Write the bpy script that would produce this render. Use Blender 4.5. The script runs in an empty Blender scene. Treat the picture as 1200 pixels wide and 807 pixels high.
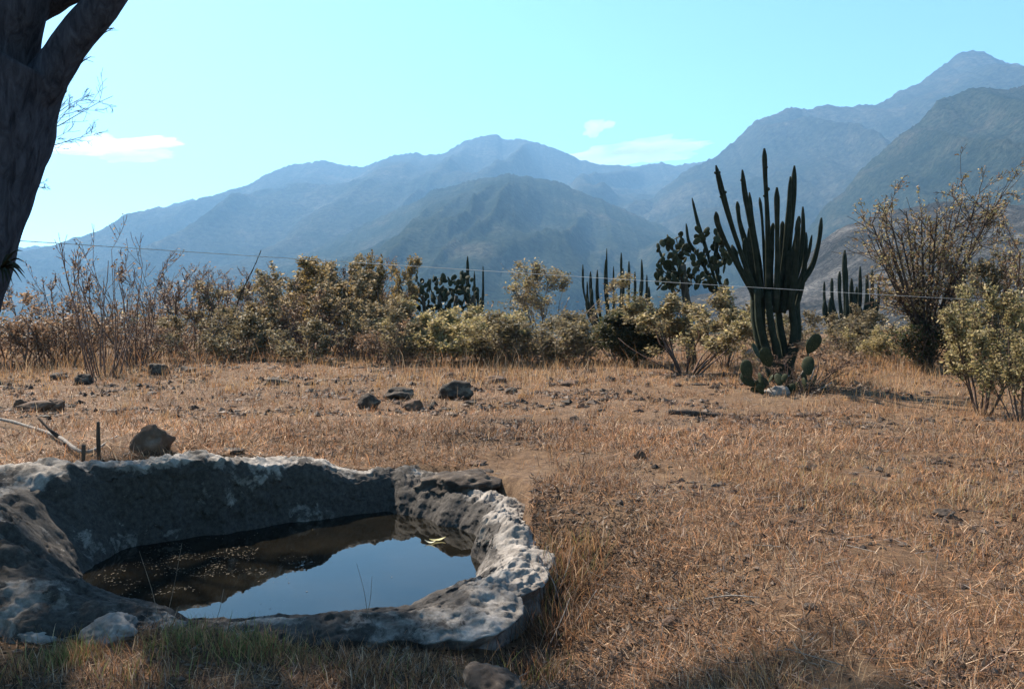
import bpy, bmesh, math, random
import numpy as np
from mathutils import Vector, Matrix, Euler
R = math.radians
scene = bpy.context.scene
COL = scene.collection

# ------------------------------------------------------------------ camera, sky, sun, exposure
CAM_Z, PITCH, FPX, CX, CY = 1.55, math.atan(33.5 / 935.0), 935.0, 600.0, 403.5
cam = bpy.data.objects.new('camera', bpy.data.cameras.new('camera'))
COL.objects.link(cam)
cam.location = (0, 0, CAM_Z)
cam.rotation_euler = (R(90) - PITCH, 0, 0)
cam.data.sensor_width = 36.0
cam.data.lens = FPX / 1200.0 * 36.0
cam.data.clip_start = 0.05
cam.data.clip_end = 60000
scene.camera = cam

SUN_AZ, SUN_EL = -42.0, 46.0        # azimuth from straight ahead (minus = left), elevation
world = bpy.data.worlds.new('World'); scene.world = world; world.use_nodes = True
wn, wl = world.node_tree.nodes, world.node_tree.links
sky = wn.new('ShaderNodeTexSky'); sky.sky_type = 'NISHITA'; sky.sun_disc = False
sky.sun_elevation = R(SUN_EL); sky.sun_rotation = R(SUN_AZ)
sky.altitude = 1500; sky.air_density = 1.0; sky.dust_density = 1.2; sky.ozone_density = 1.0
bg = wn['Background']; bg.inputs[1].default_value = 0.08
tint = wn.new('ShaderNodeMix'); tint.data_type = 'RGBA'; tint.blend_type = 'MULTIPLY'; tint.inputs[0].default_value = 1.0
tint.inputs[7].default_value = (0.70, 1.0, 1.0, 1)          # the photograph's camera renders this sky turquoise
wl.new(sky.outputs[0], tint.inputs[6]); wl.new(tint.outputs[2], bg.inputs[0])

sl = bpy.data.lights.new('sun', 'SUN'); sl.energy = 5.0; sl.angle = R(0.6); sl.color = (1.0, 0.90, 0.76)
sun = bpy.data.objects.new('sun', sl); COL.objects.link(sun)
sd = Vector((math.sin(R(SUN_AZ)) * math.cos(R(SUN_EL)), math.cos(R(SUN_AZ)) * math.cos(R(SUN_EL)), math.sin(R(SUN_EL))))
sun.rotation_euler = sd.to_track_quat('Z', 'Y').to_euler()
sun.location = (0, 0, 30)
scene.view_settings.view_transform = 'Standard'
scene.view_settings.look = 'None'
scene.view_settings.gamma = 1.0
scene.view_settings.exposure = 1.72
scene.render.engine = 'CYCLES'

# ------------------------------------------------------------------ helpers
def hsh(ix, iy, iz, seed):
    h = (ix.astype(np.int64) * 374761393 + iy.astype(np.int64) * 668265263 + iz.astype(np.int64) * 2147483647 + seed * 1274126177) & 0xffffffff
    h = ((h ^ (h >> 13)) * 1274126177) & 0xffffffff
    h = ((h ^ (h >> 16)) * 2246822519) & 0xffffffff
    return ((h ^ (h >> 15)) & 0xffffff) / float(0xffffff)
def vnoise(x, y, z=0.0, seed=0):
    x, y, z = np.broadcast_arrays(np.asarray(x, float), np.asarray(y, float), np.asarray(z, float))
    ix, iy, iz = np.floor(x), np.floor(y), np.floor(z)
    fx, fy, fz = x - ix, y - iy, z - iz
    fx, fy, fz = [f * f * f * (f * (f * 6 - 15) + 10) for f in (fx, fy, fz)]
    r = 0
    for dx in (0, 1):
        for dy in (0, 1):
            for dz in (0, 1):
                w = (fx if dx else 1 - fx) * (fy if dy else 1 - fy) * (fz if dz else 1 - fz)
                r = r + w * hsh(ix + dx, iy + dy, iz + dz, seed)
    return r * 2 - 1
def fbm(x, y, z=0.0, oct=4, seed=0, gain=0.5):
    r, a, f = 0, 1.0, 1.0
    for i in range(oct):
        r = r + a * vnoise(np.asarray(x) * f + i * 17.3, np.asarray(y) * f - i * 9.1, np.asarray(z) * f + i * 4.7, seed + i)
        a *= gain; f *= 2.03
    return r
def smooth(a, b, x):
    t = np.clip((np.asarray(x, float) - a) / (b - a), 0, 1)
    return t * t * (3 - 2 * t)

def link(o, parent=None):
    COL.objects.link(o)
    if parent is not None: o.parent = parent
    return o
def tag(o, label=None, cat=None, group=None, kind=None):
    if label: o['label'] = label
    if cat: o['category'] = cat
    if group: o['group'] = group
    if kind: o['kind'] = kind
    return o
def empty(name, loc=(0, 0, 0), rz=0.0, sc=1.0):
    o = bpy.data.objects.new(name, None); COL.objects.link(o)
    o.location = loc; o.rotation_euler = (0, 0, rz); o.empty_display_size = 0.2
    if sc != 1.0: o.scale = (sc,) * 3 if np.isscalar(sc) else sc
    return o
def npmesh(name, verts, faces, cols=None, smooth_shade=False, attr=None):
    """verts Nx3; faces = list of MxK int arrays"""
    me = bpy.data.meshes.new(name)
    verts = np.asarray(verts, np.float32)
    me.vertices.add(len(verts)); me.vertices.foreach_set('co', verts.ravel())
    faces = [np.asarray(f, np.int32) for f in faces if len(f)]
    loops = np.concatenate([f.ravel() for f in faces])
    tot = np.concatenate([np.full(len(f), f.shape[1], np.int32) for f in faces])
    st = np.concatenate([[0], np.cumsum(tot)[:-1]]).astype(np.int32)
    me.loops.add(len(loops)); me.loops.foreach_set('vertex_index', loops)
    me.polygons.add(len(tot)); me.polygons.foreach_set('loop_start', st); me.polygons.foreach_set('loop_total', tot)
    me.polygons.foreach_set('use_smooth', np.full(len(tot), smooth_shade, bool))
    me.update(calc_edges=True)
    if cols is not None:
        a = me.color_attributes.new('col', 'FLOAT_COLOR', 'POINT')
        c = np.ones((len(verts), 4), np.float32); c[:, :3] = cols
        a.data.foreach_set('color', c.ravel())
    if attr:
        for k, v in attr.items():
            a = me.attributes.new(k, 'FLOAT', 'POINT'); a.data.foreach_set('value', np.asarray(v, np.float32))
    return me
def mobj(name, me, mat, parent=None):
    o = bpy.data.objects.new(name, me)
    if mat is not None and len(me.materials) == 0: me.materials.append(mat)
    return link(o, parent)
def gridfaces(nr, nc, wrap=False):
    i, j = np.meshgrid(np.arange(nr - 1), np.arange(nc if wrap else nc - 1), indexing='ij')
    j2 = (j + 1) % nc
    return np.stack([i * nc + j, i * nc + j2, (i + 1) * nc + j2, (i + 1) * nc + j], -1).reshape(-1, 4)

# pixel of the 1200x807 photograph -> direction; distance always from ground / neighbours
def pdir(x, y):
    a, b = (x - CX) / FPX, (CY - y) / FPX
    cp, sp = math.cos(PITCH), math.sin(PITCH)
    return np.array([a, cp + b * sp, -sp + b * cp])
def P(x, y, Y):
    d = pdir(x, y); d = d * (Y / d[1])
    return Vector((d[0], d[1], CAM_Z + d[2]))

# ------------------------------------------------------------------ material helpers
def newmat(name):
    m = bpy.data.materials.new(name); m.use_nodes = True
    n, l = m.node_tree.nodes, m.node_tree.links
    return m, n, l, n['Principled BSDF']
def node(n, t, **kw):
    x = n.new(t)
    for k, v in kw.items(): setattr(x, k, v)
    return x
def noise(n, l, vec, scale, detail=6, rough=0.6, dist=0.0):
    x = n.new('ShaderNodeTexNoise'); x.inputs['Scale'].default_value = scale
    x.inputs['Detail'].default_value = detail; x.inputs['Roughness'].default_value = rough; x.inputs['Distortion'].default_value = dist
    if vec is not None: l.new(vec, x.inputs['Vector'])
    return x.outputs['Fac']
def ramp(n, l, fac, stops):
    x = n.new('ShaderNodeValToRGB'); cr = x.color_ramp
    while len(cr.elements) > 1: cr.elements.remove(cr.elements[-1])
    for i, (p, c) in enumerate(stops):
        e = cr.elements[0] if i == 0 else cr.elements.new(p)
        e.position = p; e.color = (*c, 1) if len(c) == 3 else c
    l.new(fac, x.inputs[0]); return x.outputs[0]
def mix(n, l, fac, a, b, mode='MIX'):
    x = n.new('ShaderNodeMix'); x.data_type = 'RGBA'; x.blend_type = mode
    for s, v in ((0, fac), (6, a), (7, b)):
        if hasattr(v, 'links') or hasattr(v, 'is_linked'): l.new(v, x.inputs[s])
        else: x.inputs[s].default_value = v if s == 0 else (*v, 1)
    return x.outputs[2]
def bump(n, l, h, bsdf, strength=0.5, dist=0.02):
    b = n.new('ShaderNodeBump'); b.inputs['Strength'].default_value = strength; b.inputs['Distance'].default_value = dist
    l.new(h, b.inputs['Height']); l.new(b.outputs[0], bsdf.inputs['Normal'])
def coord(n, which='Object'):
    return n.new('ShaderNodeTexCoord').outputs[which]

def mat_vcol(name, rough=0.85, trans=0.0, spec=0.15):
    m, n, l, b = newmat(name)
    a = node(n, 'ShaderNodeAttribute', attribute_name='col').outputs['Color']
    l.new(a, b.inputs['Base Color']); b.inputs['Roughness'].default_value = rough
    b.inputs['Specular IOR Level'].default_value = spec
    if trans > 0:
        t = n.new('ShaderNodeBsdfTranslucent'); l.new(a, t.inputs[0])
        mx = n.new('ShaderNodeMixShader'); mx.inputs[0].default_value = trans
        l.new(b.outputs[0], mx.inputs[1]); l.new(t.outputs[0], mx.inputs[2])
        l.new(mx.outputs[0], n['Material Output'].inputs[0])
    return m
M = {}
M['leaf'] = mat_vcol('leaf', 0.6, 0.45, 0.3)
M['straw'] = mat_vcol('straw', 0.7, 0.3, 0.25)
def mat_bark(name, c0, c1, scale=6.0, bs=0.6):
    m, n, l, b = newmat(name)
    co = coord(n)
    mp = node(n, 'ShaderNodeMapping'); mp.inputs['Scale'].default_value = (1, 1, 0.22); l.new(co, mp.inputs[0])
    f = noise(n, l, mp.outputs[0], scale, 8, 0.65, 0.8)
    l.new(ramp(n, l, f, [(0.32, c0), (0.68, c1)]), b.inputs['Base Color'])
    b.inputs['Roughness'].default_value = 0.9; b.inputs['Specular IOR Level'].default_value = 0.08
    bump(n, l, f, b, bs, 0.03); return m
M['bark'] = mat_bark('trunk_bark', (0.014, 0.015, 0.021), (0.066, 0.068, 0.084), 22, 1.0)
M['stem'] = mat_bark('shrub_bark', (0.08, 0.058, 0.045), (0.25, 0.19, 0.15), 20, 0.3)
M['redstem'] = mat_bark('reddish_bark', (0.05, 0.032, 0.026), (0.17, 0.11, 0.085), 20, 0.3)
M['greywood'] = mat_bark('weathered_wood', (0.10, 0.085, 0.075), (0.30, 0.265, 0.235), 24, 0.4)
M['darkwood'] = mat_bark('dark_wood', (0.025, 0.02, 0.018), (0.09, 0.065, 0.05), 24, 0.4)
def mat_rock(name, c0, c1, c2, scale=5.0, crust_shade=None):
    m, n, l, b = newmat(name)
    co = coord(n)
    f = noise(n, l, co, scale, 10, 0.65, 0.3); g = noise(n, l, co, scale * 5, 6, 0.7)
    c = ramp(n, l, f, [(0.3, c0), (0.52, c1), (0.72, c2)])
    c = mix(n, l, g, c, (0.5, 0.5, 0.5), 'OVERLAY')
    l.new(c, b.inputs['Base Color']); b.inputs['Roughness'].default_value = 0.92; b.inputs['Specular IOR Level'].default_value = 0.2
    h = mix(n, l, 0.5, f, g)
    bump(n, l, h, b, 0.7, 0.03); return m
M['rock_brown'] = mat_rock('brown_rock', (0.045, 0.028, 0.02), (0.10, 0.06, 0.04), (0.2, 0.14, 0.11), 4)
M['rock_dark'] = mat_rock('dark_rock', (0.018, 0.014, 0.012), (0.05, 0.037, 0.029), (0.19, 0.145, 0.11), 6)
M['rock_pale'] = mat_rock('pale_rock', (0.07, 0.06, 0.055), (0.19, 0.17, 0.155), (0.36, 0.33, 0.30), 5)

# ------------------------------------------------------------------ spring basin outline (plan, metres)
WATER_Z = -0.40
BC = np.array([-1.65, 6.2])
edge = []
for px, py in [(566, 632), (562, 655), (556, 684), (530, 702), (490, 712), (440, 722), (385, 727), (330, 729), (270, 728), (215, 725), (165, 722), (125, 715), (92, 700), (86, 682),
               (100, 664), (140, 645), (200, 634), (250, 626), (300, 620), (350, 613), (400, 606), (450, 600), (485, 605), (520, 617), (548, 622)]:
    Y = (CAM_Z - WATER_Z) * FPX / (py - 370.0)
    edge.append(((px - 600) / FPX * Y, Y))
edge = np.array(edge)
_th = np.arctan2(edge[:, 1] - BC[1], edge[:, 0] - BC[0]); _r = np.hypot(edge[:, 0] - BC[0], edge[:, 1] - BC[1])
_o = np.argsort(_th); _th, _r = _th[_o], _r[_o]
def Rw(th):
    th = (np.asarray(th) + math.pi) % (2 * math.pi) - math.pi
    return np.interp(th, np.concatenate([_th - 2 * math.pi, _th, _th + 2 * math.pi]), np.tile(_r, 3))
#        deg : rim top z, inner slope width, rim width, outer foot z, crust amount (dark lichen, plus shade painted onto the front and left ledges)
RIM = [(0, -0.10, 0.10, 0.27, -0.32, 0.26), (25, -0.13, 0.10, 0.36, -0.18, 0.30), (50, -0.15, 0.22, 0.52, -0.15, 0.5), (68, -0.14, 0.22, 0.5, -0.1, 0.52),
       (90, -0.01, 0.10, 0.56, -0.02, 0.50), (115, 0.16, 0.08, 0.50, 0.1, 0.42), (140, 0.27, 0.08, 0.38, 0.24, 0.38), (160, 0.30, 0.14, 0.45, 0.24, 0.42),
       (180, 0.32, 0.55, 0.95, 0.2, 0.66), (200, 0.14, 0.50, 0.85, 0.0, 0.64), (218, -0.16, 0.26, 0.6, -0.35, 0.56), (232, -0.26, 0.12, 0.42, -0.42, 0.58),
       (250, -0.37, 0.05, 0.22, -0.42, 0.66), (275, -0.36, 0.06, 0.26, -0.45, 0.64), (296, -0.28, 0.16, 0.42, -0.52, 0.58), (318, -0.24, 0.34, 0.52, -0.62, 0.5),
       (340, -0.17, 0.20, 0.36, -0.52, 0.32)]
_ra = np.array(RIM, float)
def rimp(thdeg, k):
    t = np.asarray(thdeg) % 360
    x = np.concatenate([_ra[:, 0] - 360, _ra[:, 0], _ra[:, 0] + 360]); y = np.tile(_ra[:, k], 3)
    # gentle smoothing
    return (np.interp(t, x, y) * 2 + np.interp(t - 7, x, y) + np.interp(t + 7, x, y)) / 4

def gz(X, Y):
    X, Y = np.asarray(X, float), np.asarray(Y, float)
    near = 1 - smooth(60, 300, np.hypot(X, Y))
    z = (0.07 * fbm(X * .22, Y * .22, 0, 3, 5) + 0.026 * fbm(X * 1.7, Y * 1.7, 0, 4, 9) + 0.016 * np.abs(fbm(X * 4.5, Y * 4.5, 0, 3, 10))) * near
    z = z + 0.26 * np.exp(-(((X + 3.7) / 1.7) ** 2 + ((Y - 8.2) / 1.9) ** 2))
    z = z - 0.10 * np.exp(-(((X + 0.6) / 1.3) ** 2 + ((Y - 8.0) / 1.2) ** 2)) - 0.13 * np.exp(-(((X + 1.7) / .9) ** 2 + ((Y - 8.5) / 0.8) ** 2))
    z = z - 0.44 * (1 - smooth(4.6, 6.8, Y)) * (1 - smooth(0.1, 1.8, X)) * smooth(-8, -1, Y)
    z = z - 0.20 * np.exp(-(((X - 0.30) / 0.45) ** 2 + ((Y - 5.0) / 1.1) ** 2))
    z = z + 0.3 * smooth(13, 24, Y) * smooth(6, 12, X) * near
    drop = np.clip(Y - 44, 0, 900) * 0.055 * smooth(44, 90, Y)
    z = z - drop + 6 * fbm(X / 160., Y / 160., 0, 3, 31) * smooth(120, 500, Y)
    dx, dy = X - BC[0], Y - BC[1]
    t_ = np.arctan2(dy, dx); td = np.degrees(t_); wd = rimp(td, 2) + rimp(td, 3)
    s = 1 - smooth(Rw(t_) + 0.35 * wd, Rw(t_) + wd * .98, np.hypot(dx, dy))
    return z * (1 - s) + (-0.95) * s
def gzf(x, y): return float(gz(np.array([x]), np.array([y]))[0])
def gp(x, y, sink=0.0):
    Y = 1.55 * FPX / max(y - 370.0, 8)
    for _ in range(12):
        p = P(x, y, Y); z = gzf(p.x, Y)
        d = pdir(x, y); Y = 0.5 * Y + 0.5 * (z - CAM_Z) / d[2] * d[1]
    p = P(x, y, Y); return Vector((p.x, Y, gzf(p.x, Y) - sink))

# ------------------------------------------------------------------ ground sheet
def axis(segs):
    out = []
    for a, b, n in segs: out.append(np.linspace(a, b, n, endpoint=False))
    out.append([segs[-1][1]]); return np.concatenate(out)
gx = axis([(-7400, -600, 14), (-600, -60, 22), (-60, -14, 46), (-14, -5, 60), (-5, 4, 150), (4, 14, 70), (14, 60, 46), (60, 600, 22), (600, 7400, 14)])
gy = axis([(-390, -20, 12), (-20, 1.5, 22), (1.5, 11, 170), (11, 30, 120), (30, 60, 60), (60, 300, 30), (300, 1200, 14), (1200, 7400, 14)])
GX, GY = np.meshgrid(gx, gy)
GZ = gz(GX, GY)
me = npmesh('ground', np.stack([GX, GY, GZ], -1).reshape(-1, 3), [gridfaces(len(gy), len(gx))], smooth_shade=True)
m, n, l, b = newmat('dry_earth')
co = coord(n)
f1 = noise(n, l, co, 0.55, 6, 0.6); f2 = noise(n, l, co, 9, 10, 0.75, 0.4); f3 = noise(n, l, co, 60, 5, 0.7)
c = ramp(n, l, f2, [(0.28, (0.04, 0.024, 0.017)), (0.45, (0.10, 0.062, 0.039)), (0.6, (0.165, 0.105, 0.063)), (0.75, (0.26, 0.175, 0.11))])
c2 = ramp(n, l, f2, [(0.3, (0.045, 0.026, 0.016)), (0.7, (0.17, 0.10, 0.056))])
c = mix(n, l, ramp(n, l, f1, [(0.45, (0, 0, 0)), (0.62, (1, 1, 1))]), c, c2)
c = mix(n, l, 0.55, c, f3, 'OVERLAY')
l.new(c, b.inputs['Base Color']); b.inputs['Roughness'].default_value = 0.95; b.inputs['Specular IOR Level'].default_value = 0.1
bump(n, l, mix(n, l, 0.4, f2, f3), b, 0.9, 0.05)
M['ground'] = m
tag(mobj('ground', me, m), kind='structure')

# ------------------------------------------------------------------ mountains
def mat_mountain(name, c0, c1, c2, sc):
    m, n, l, b = newmat(name)
    co = coord(n)
    f = noise(n, l, co, 0.004 * sc, 8, 0.6, 0.4); g = noise(n, l, co, 0.05 * sc, 6, 0.75)
    c = ramp(n, l, f, [(0.35, c0), (0.55, c1), (0.72, c2)])
    c = mix(n, l, 1.0, c, ramp(n, l, g, [(0.36, (.3, .3, .3)), (0.5, (.8, .8, .8)), (0.66, (1.5, 1.5, 1.5))]), 'MULTIPLY')
    l.new(c, b.inputs['Base Color']); b.inputs['Roughness'].default_value = 1.0; b.inputs['Specular IOR Level'].default_value = 0.0
    bump(n, l, g, b, 1.0, 15.0); return m
MM1 = mat_mountain('far_scrub_slope', (0.025, 0.032, 0.026), (0.048, 0.05, 0.04), (0.085, 0.078, 0.06), 1.0)
MM2 = mat_mountain('near_scrub_slope', (0.02, 0.028, 0.02), (0.042, 0.048, 0.032), (0.085, 0.075, 0.052), 1.6)
def mountain(name, prof, D, D0, zb, ncol, nrow, seed, mat, spur=0.2, rough=1.0, spurw=420.0, skew=0.6):
    pr = np.array(prof, float)
    px = np.linspace(pr[0, 0], pr[-1, 0], ncol)
    k = np.interp(px, pr[:, 0], pr[:, 1])
    ker = np.ones(5) / 5; ks = np.convolve(np.pad(k, 2, 'edge'), ker, 'valid')
    k = ks + rough * 1.5 * (1.6 * fbm(px / 22., 0 * px, 0, 3, seed) - 1.5 * np.abs(vnoise(px / 3.1, 0 * px, 0, seed + 4)))
    Dd = np.interp(px, np.linspace(px[0], px[-1], len(D)), D); D0d = np.interp(px, np.linspace(px[0], px[-1], len(D0)), D0)
    cp, sp = math.cos(PITCH), math.sin(PITCH)
    a, bb = (px - CX) / FPX, (CY - k) / FPX
    dyy, dzz = cp + bb * sp, -sp + bb * cp
    nback = 10
    v = np.concatenate([np.linspace(-0.35, 0, nback, endpoint=False), np.linspace(0, 1, nrow) ** 1.15])
    V, _ = np.meshgrid(v, px, indexing='ij')
    t = Dd / dyy
    xr, yr, zr = a * t, dyy * t, CAM_Z + dzz * t
    dirx, diry = xr / np.hypot(xr, yr), yr / np.hypot(xr, yr)
    # the slope comes straight towards the viewer's side of the valley
    dist = (D0d - Dd)[None, :] * V
    X = xr[None, :] + dirx[None, :] * dist * 0.45
    Yc = yr[None, :] + dist * 0.97
    H = (zr - zb)[None, :]
    prof_ = np.where(V >= 0, (1 - np.clip(V, 0, 1)) ** 1.2, 1 + V * 1.6)
    Z = zb + H * prof_
    U = xr[None, :] + 0 * V
    w = U / spurw + skew * V * 3 + 0.5 * fbm(U / 700., V * 2.2, 0, 3, seed + 7)
    rid = 1 - np.sqrt(vnoise(w, V * 1.3, 0, seed + 11) ** 2 + .02) * 2
    rid2 = 1 - np.sqrt(vnoise(w * 2.7 + 5, V * 2.9, 0, seed + 12) ** 2 + .03) * 2
    env = np.sin(np.pi * np.clip(V, 0, 1) ** .9) ** 1.3
    Z = Z + H * spur * env * (rid * 0.75 + rid2 * 0.22) + env * H * 0.012 * fbm(U / 120., Yc / 120., 0, 4, seed + 20)
    Z = Z + 4.5 * rough * env * vnoise(U / 13., Yc / 13., 0, seed + 22)
    # no spur may rise above the sight line of its own crest
    sl_ = (zr - CAM_Z) / yr
    Z = np.where(V > 0.02, np.minimum(Z, CAM_Z + (sl_[None, :] * (1 - .25 * V)) * Yc), Z)
    me = npmesh(name, np.stack([X, Yc, Z], -1).reshape(-1, 3), [gridfaces(len(v), ncol)[:, ::-1]], smooth_shade=True)
    return tag(mobj(name, me, mat), kind='structure')
mountain('far_mountain_range', [(-420, 330), (-200, 322), (-60, 312), (20, 292), (75, 288), (120, 284), (150, 264), (175, 251), (192, 250), (205, 239), (235, 233), (268, 228), (300, 214), (330, 196), (352, 191),
          (385, 192), (425, 196), (445, 187), (482, 182), (515, 182), (540, 166), (575, 158), (600, 164), (640, 169), (668, 185), (700, 193), (740, 194), (800, 192), (850, 190), (950, 200), (1100, 240), (1500, 330)],
         [4300, 4600, 4900, 4900, 4600], [1700, 1700], -52, 700, 90, 3, MM1, 0.2, 1.0, 420, 0.5)
mountain('high_peak_mountain', [(520, 330), (640, 300), (760, 235), (815, 194), (840, 186), (855, 172), (880, 150), (897, 136), (930, 128), (980, 125), (1022, 125), (1045, 114), (1075, 100), (1092, 87),
          (1110, 74), (1132, 62), (1145, 59), (1160, 64), (1180, 73), (1200, 77), (1240, 96), (1330, 110), (1500, 170), (1700, 260)],
         [3300, 3600, 3700, 3500], [1300, 1300], -52, 560, 90, 23, MM1, 0.22, 1.0, 330, -0.5)
mountain('middle_hill', [(220, 352), (300, 332), (345, 302), (390, 279), (430, 262), (480, 240), (515, 222), (550, 210), (590, 206), (620, 206), (660, 217), (700, 232), (760, 262), (830, 285), (900, 305), (1000, 330)],
         [2700, 2700], [900, 900], -50, 420, 70, 41, MM2, 0.2, 1.0, 200, 0.4)
mountain('near_mountain', [(860, 335), (920, 292), (955, 258), (985, 228), (1010, 200), (1040, 172), (1070, 148), (1098, 122), (1120, 110), (1140, 106), (1180, 108), (1215, 101), (1300, 90), (1450, 130), (1650, 240)],
         [2000, 1900], [620, 600], -40, 420, 90, 61, MM2, 0.2, 1.0, 150, -0.5)
mountain('stony_foothill', [(780, 352), (860, 340), (930, 312), (985, 268), (1030, 250), (1100, 238), (1180, 240), (1300, 250), (1450, 300), (1600, 345)],
         [800, 760], [300, 290], -16, 300, 60, 83, mat_mountain('stony_slope', (0.06, 0.055, 0.045), (0.13, 0.115, 0.1), (0.3, 0.27, 0.24), 6.0), 0.12, 0.7, 60, -0.5)

# ------------------------------------------------------------------ stone basin rim and water
NT, NP = 900, 110
th = np.linspace(0, 2 * math.pi, NT, endpoint=False); thd = np.degrees(th)
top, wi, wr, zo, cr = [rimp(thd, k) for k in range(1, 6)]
rw = Rw(th); rw = sum(np.roll(rw, s) for s in range(-4, 5)) / 9
wob = 0.08 * fbm(np.cos(th) * 3.5, np.sin(th) * 3.5, 0, 4, 77)
top = top + 0.032 * fbm(np.cos(th) * 5, np.sin(th) * 5, 0, 4, 78, .6) * smooth(-.45, -.1, top)
wr = wr * (1 + .28 * fbm(np.cos(th) * 6, np.sin(th) * 6, 0, 3, 79))
foot = np.minimum(zo, gz(BC[0] + np.cos(th) * (rw + wi + wr), BC[1] + np.sin(th) * (rw + wi + wr)) - 0.05) - 0.12
under = np.exp(-((thd - 318) / 22) ** 2) * 0.24
prof = [(-0.16 + 0 * th, -0.95 + 0 * th), (-0.05 + 0 * th, WATER_Z - 0.06 + 0 * th), (wi * 0.25, WATER_Z + (top - WATER_Z) * 0.35), (wi * 0.8, WATER_Z + (top - WATER_Z) * 0.82), (wi + 0.03, top - 0.02),
        (wi + wr * 0.35, top + 0.02), (wi + wr * 0.75, top - 0.01), (wi + wr, top - 0.06), (wi + wr + 0.05 - under * 0.9, top - 0.12 - under * 0.25), (wi + wr + 0.08 + 0.14 * np.exp(-((thd - 130) / 70) ** 2) - under * 0.6, foot)]
pr_r = np.stack([p[0] + 0 * th for p in prof]); pr_z = np.stack([p[1] + 0 * th for p in prof])
s = np.linspace(0, len(prof) - 1, NP); i0 = np.minimum(s.astype(int), len(prof) - 2); fr = (s - i0)[:, None]
rr = pr_r[i0] * (1 - fr) + pr_r[i0 + 1] * fr + rw[None, :] + wob[None, :]
zz = pr_z[i0] * (1 - fr) + pr_z[i0 + 1] * fr
# fine irregularities of the crusted limestone
X = BC[0] + rr * np.cos(th); Yb = BC[1] + rr * np.sin(th)
act = smooth(WATER_Z - 0.1, WATER_Z + 0.06, zz)
d1 = fbm(X * 2.6, Yb * 2.6, zz * 2.6, 5, 101, 0.55); d2 = 1 - np.abs(fbm(X * 5.5, Yb * 5.5, zz * 5.5, 4, 131, 0.6))
pit = smooth(0.34, 0.66, fbm(X * 7, Yb * 7, zz * 4, 3, 151)) * 0.035
leftslab = np.exp(-(((thd[None, :] - 188) / 24) ** 2))
groove = np.abs(vnoise(th[None, :] * 9 + 0.3 * d1, rr * 0.6, 0, 171)) * 0.12 * leftslab
hf = np.abs(fbm(X * 13, Yb * 13, zz * 13, 4, 181, .65)); hf2 = fbm(X * 34, Yb * 34, zz * 34, 3, 191, .6)
hfa = 0.006 + 0.024 * smooth(-0.1, 0.35, fbm(X * 1.9, Yb * 1.9, 0, 2, 199))
lay = np.abs(vnoise(X * 3 + d1, Yb * 9 + d1, zz * 14, 197))
rr2 = rr + act * (0.03 * d1 + 0.02 * (d2 - 0.6) - 0.7 * hfa * hf + 0.006 * hf2)
zz2 = zz + act * (0.018 * d1 + 0.02 * (d2 - 0.6) - pit * .6 - groove - hfa * hf + 0.008 * hf2 + .03 * lay + .005) * (0.4 + 0.6 * smooth(0, 0.25, np.abs(zz - WATER_Z)))
X = BC[0] + rr2 * np.cos(th); Yb = BC[1] + rr2 * np.sin(th)
sprof = np.linspace(0, 9, NP)[:, None]
crust_shade = np.broadcast_to(cr[None, :], X.shape) + 0.20 * (1 - smooth(3.2, 4.2, sprof)) - 0.12 * smooth(3.8, 4.6, sprof) - 0.22 * leftslab * smooth(.35, .75, vnoise(th[None, :] * 11 + .5 * d1, rr * .8, 0, 173)) + 0.26 * d1 + 0.12 * fbm(X * 9, Yb * 9, zz * 9, 3, 303) - 0.15 * leftslab  # lichen stain plus painted shade: inner wall darkened, lit top kept paler
me = npmesh('basin_rim', np.stack([X, Yb, zz2], -1).reshape(-1, 3), [gridfaces(NP, NT, True)], smooth_shade=True, attr={'crust_shade': crust_shade.ravel()})
m, n, l, b = newmat('crusted_limestone')
co = coord(n)
f = noise(n, l, co, 4.2, 10, 0.7, 0.5); g = noise(n, l, co, 26, 8, 0.75); h = noise(n, l, co, 9, 12, 0.8, 0.6)
base = ramp(n, l, f, [(0.3, (0.09, 0.075, 0.065)), (0.44, (0.17, 0.148, 0.13)), (0.56, (0.25, 0.222, 0.198)), (0.72, (0.36, 0.325, 0.295))])
base = mix(n, l, 0.75, base, g, 'OVERLAY')
at = node(n, 'ShaderNodeAttribute', attribute_name='crust_shade').outputs['Fac']
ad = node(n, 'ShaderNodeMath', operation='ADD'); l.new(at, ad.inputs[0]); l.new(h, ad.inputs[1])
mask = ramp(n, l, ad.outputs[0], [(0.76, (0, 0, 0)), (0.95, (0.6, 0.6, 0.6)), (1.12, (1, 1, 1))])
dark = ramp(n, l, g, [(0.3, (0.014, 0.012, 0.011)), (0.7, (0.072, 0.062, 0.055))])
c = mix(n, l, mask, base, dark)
l.new(c, b.inputs['Base Color']); b.inputs['Roughness'].default_value = 0.9; b.inputs['Specular IOR Level'].default_value = 0.2
bump(n, l, mix(n, l, 0.75, h, g), b, 0.8, 0.016)
M['basin'] = m
basin = tag(mobj('spring_basin', me, m), 'pale crusted limestone basin holding the pool of spring water', 'basin')

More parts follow.
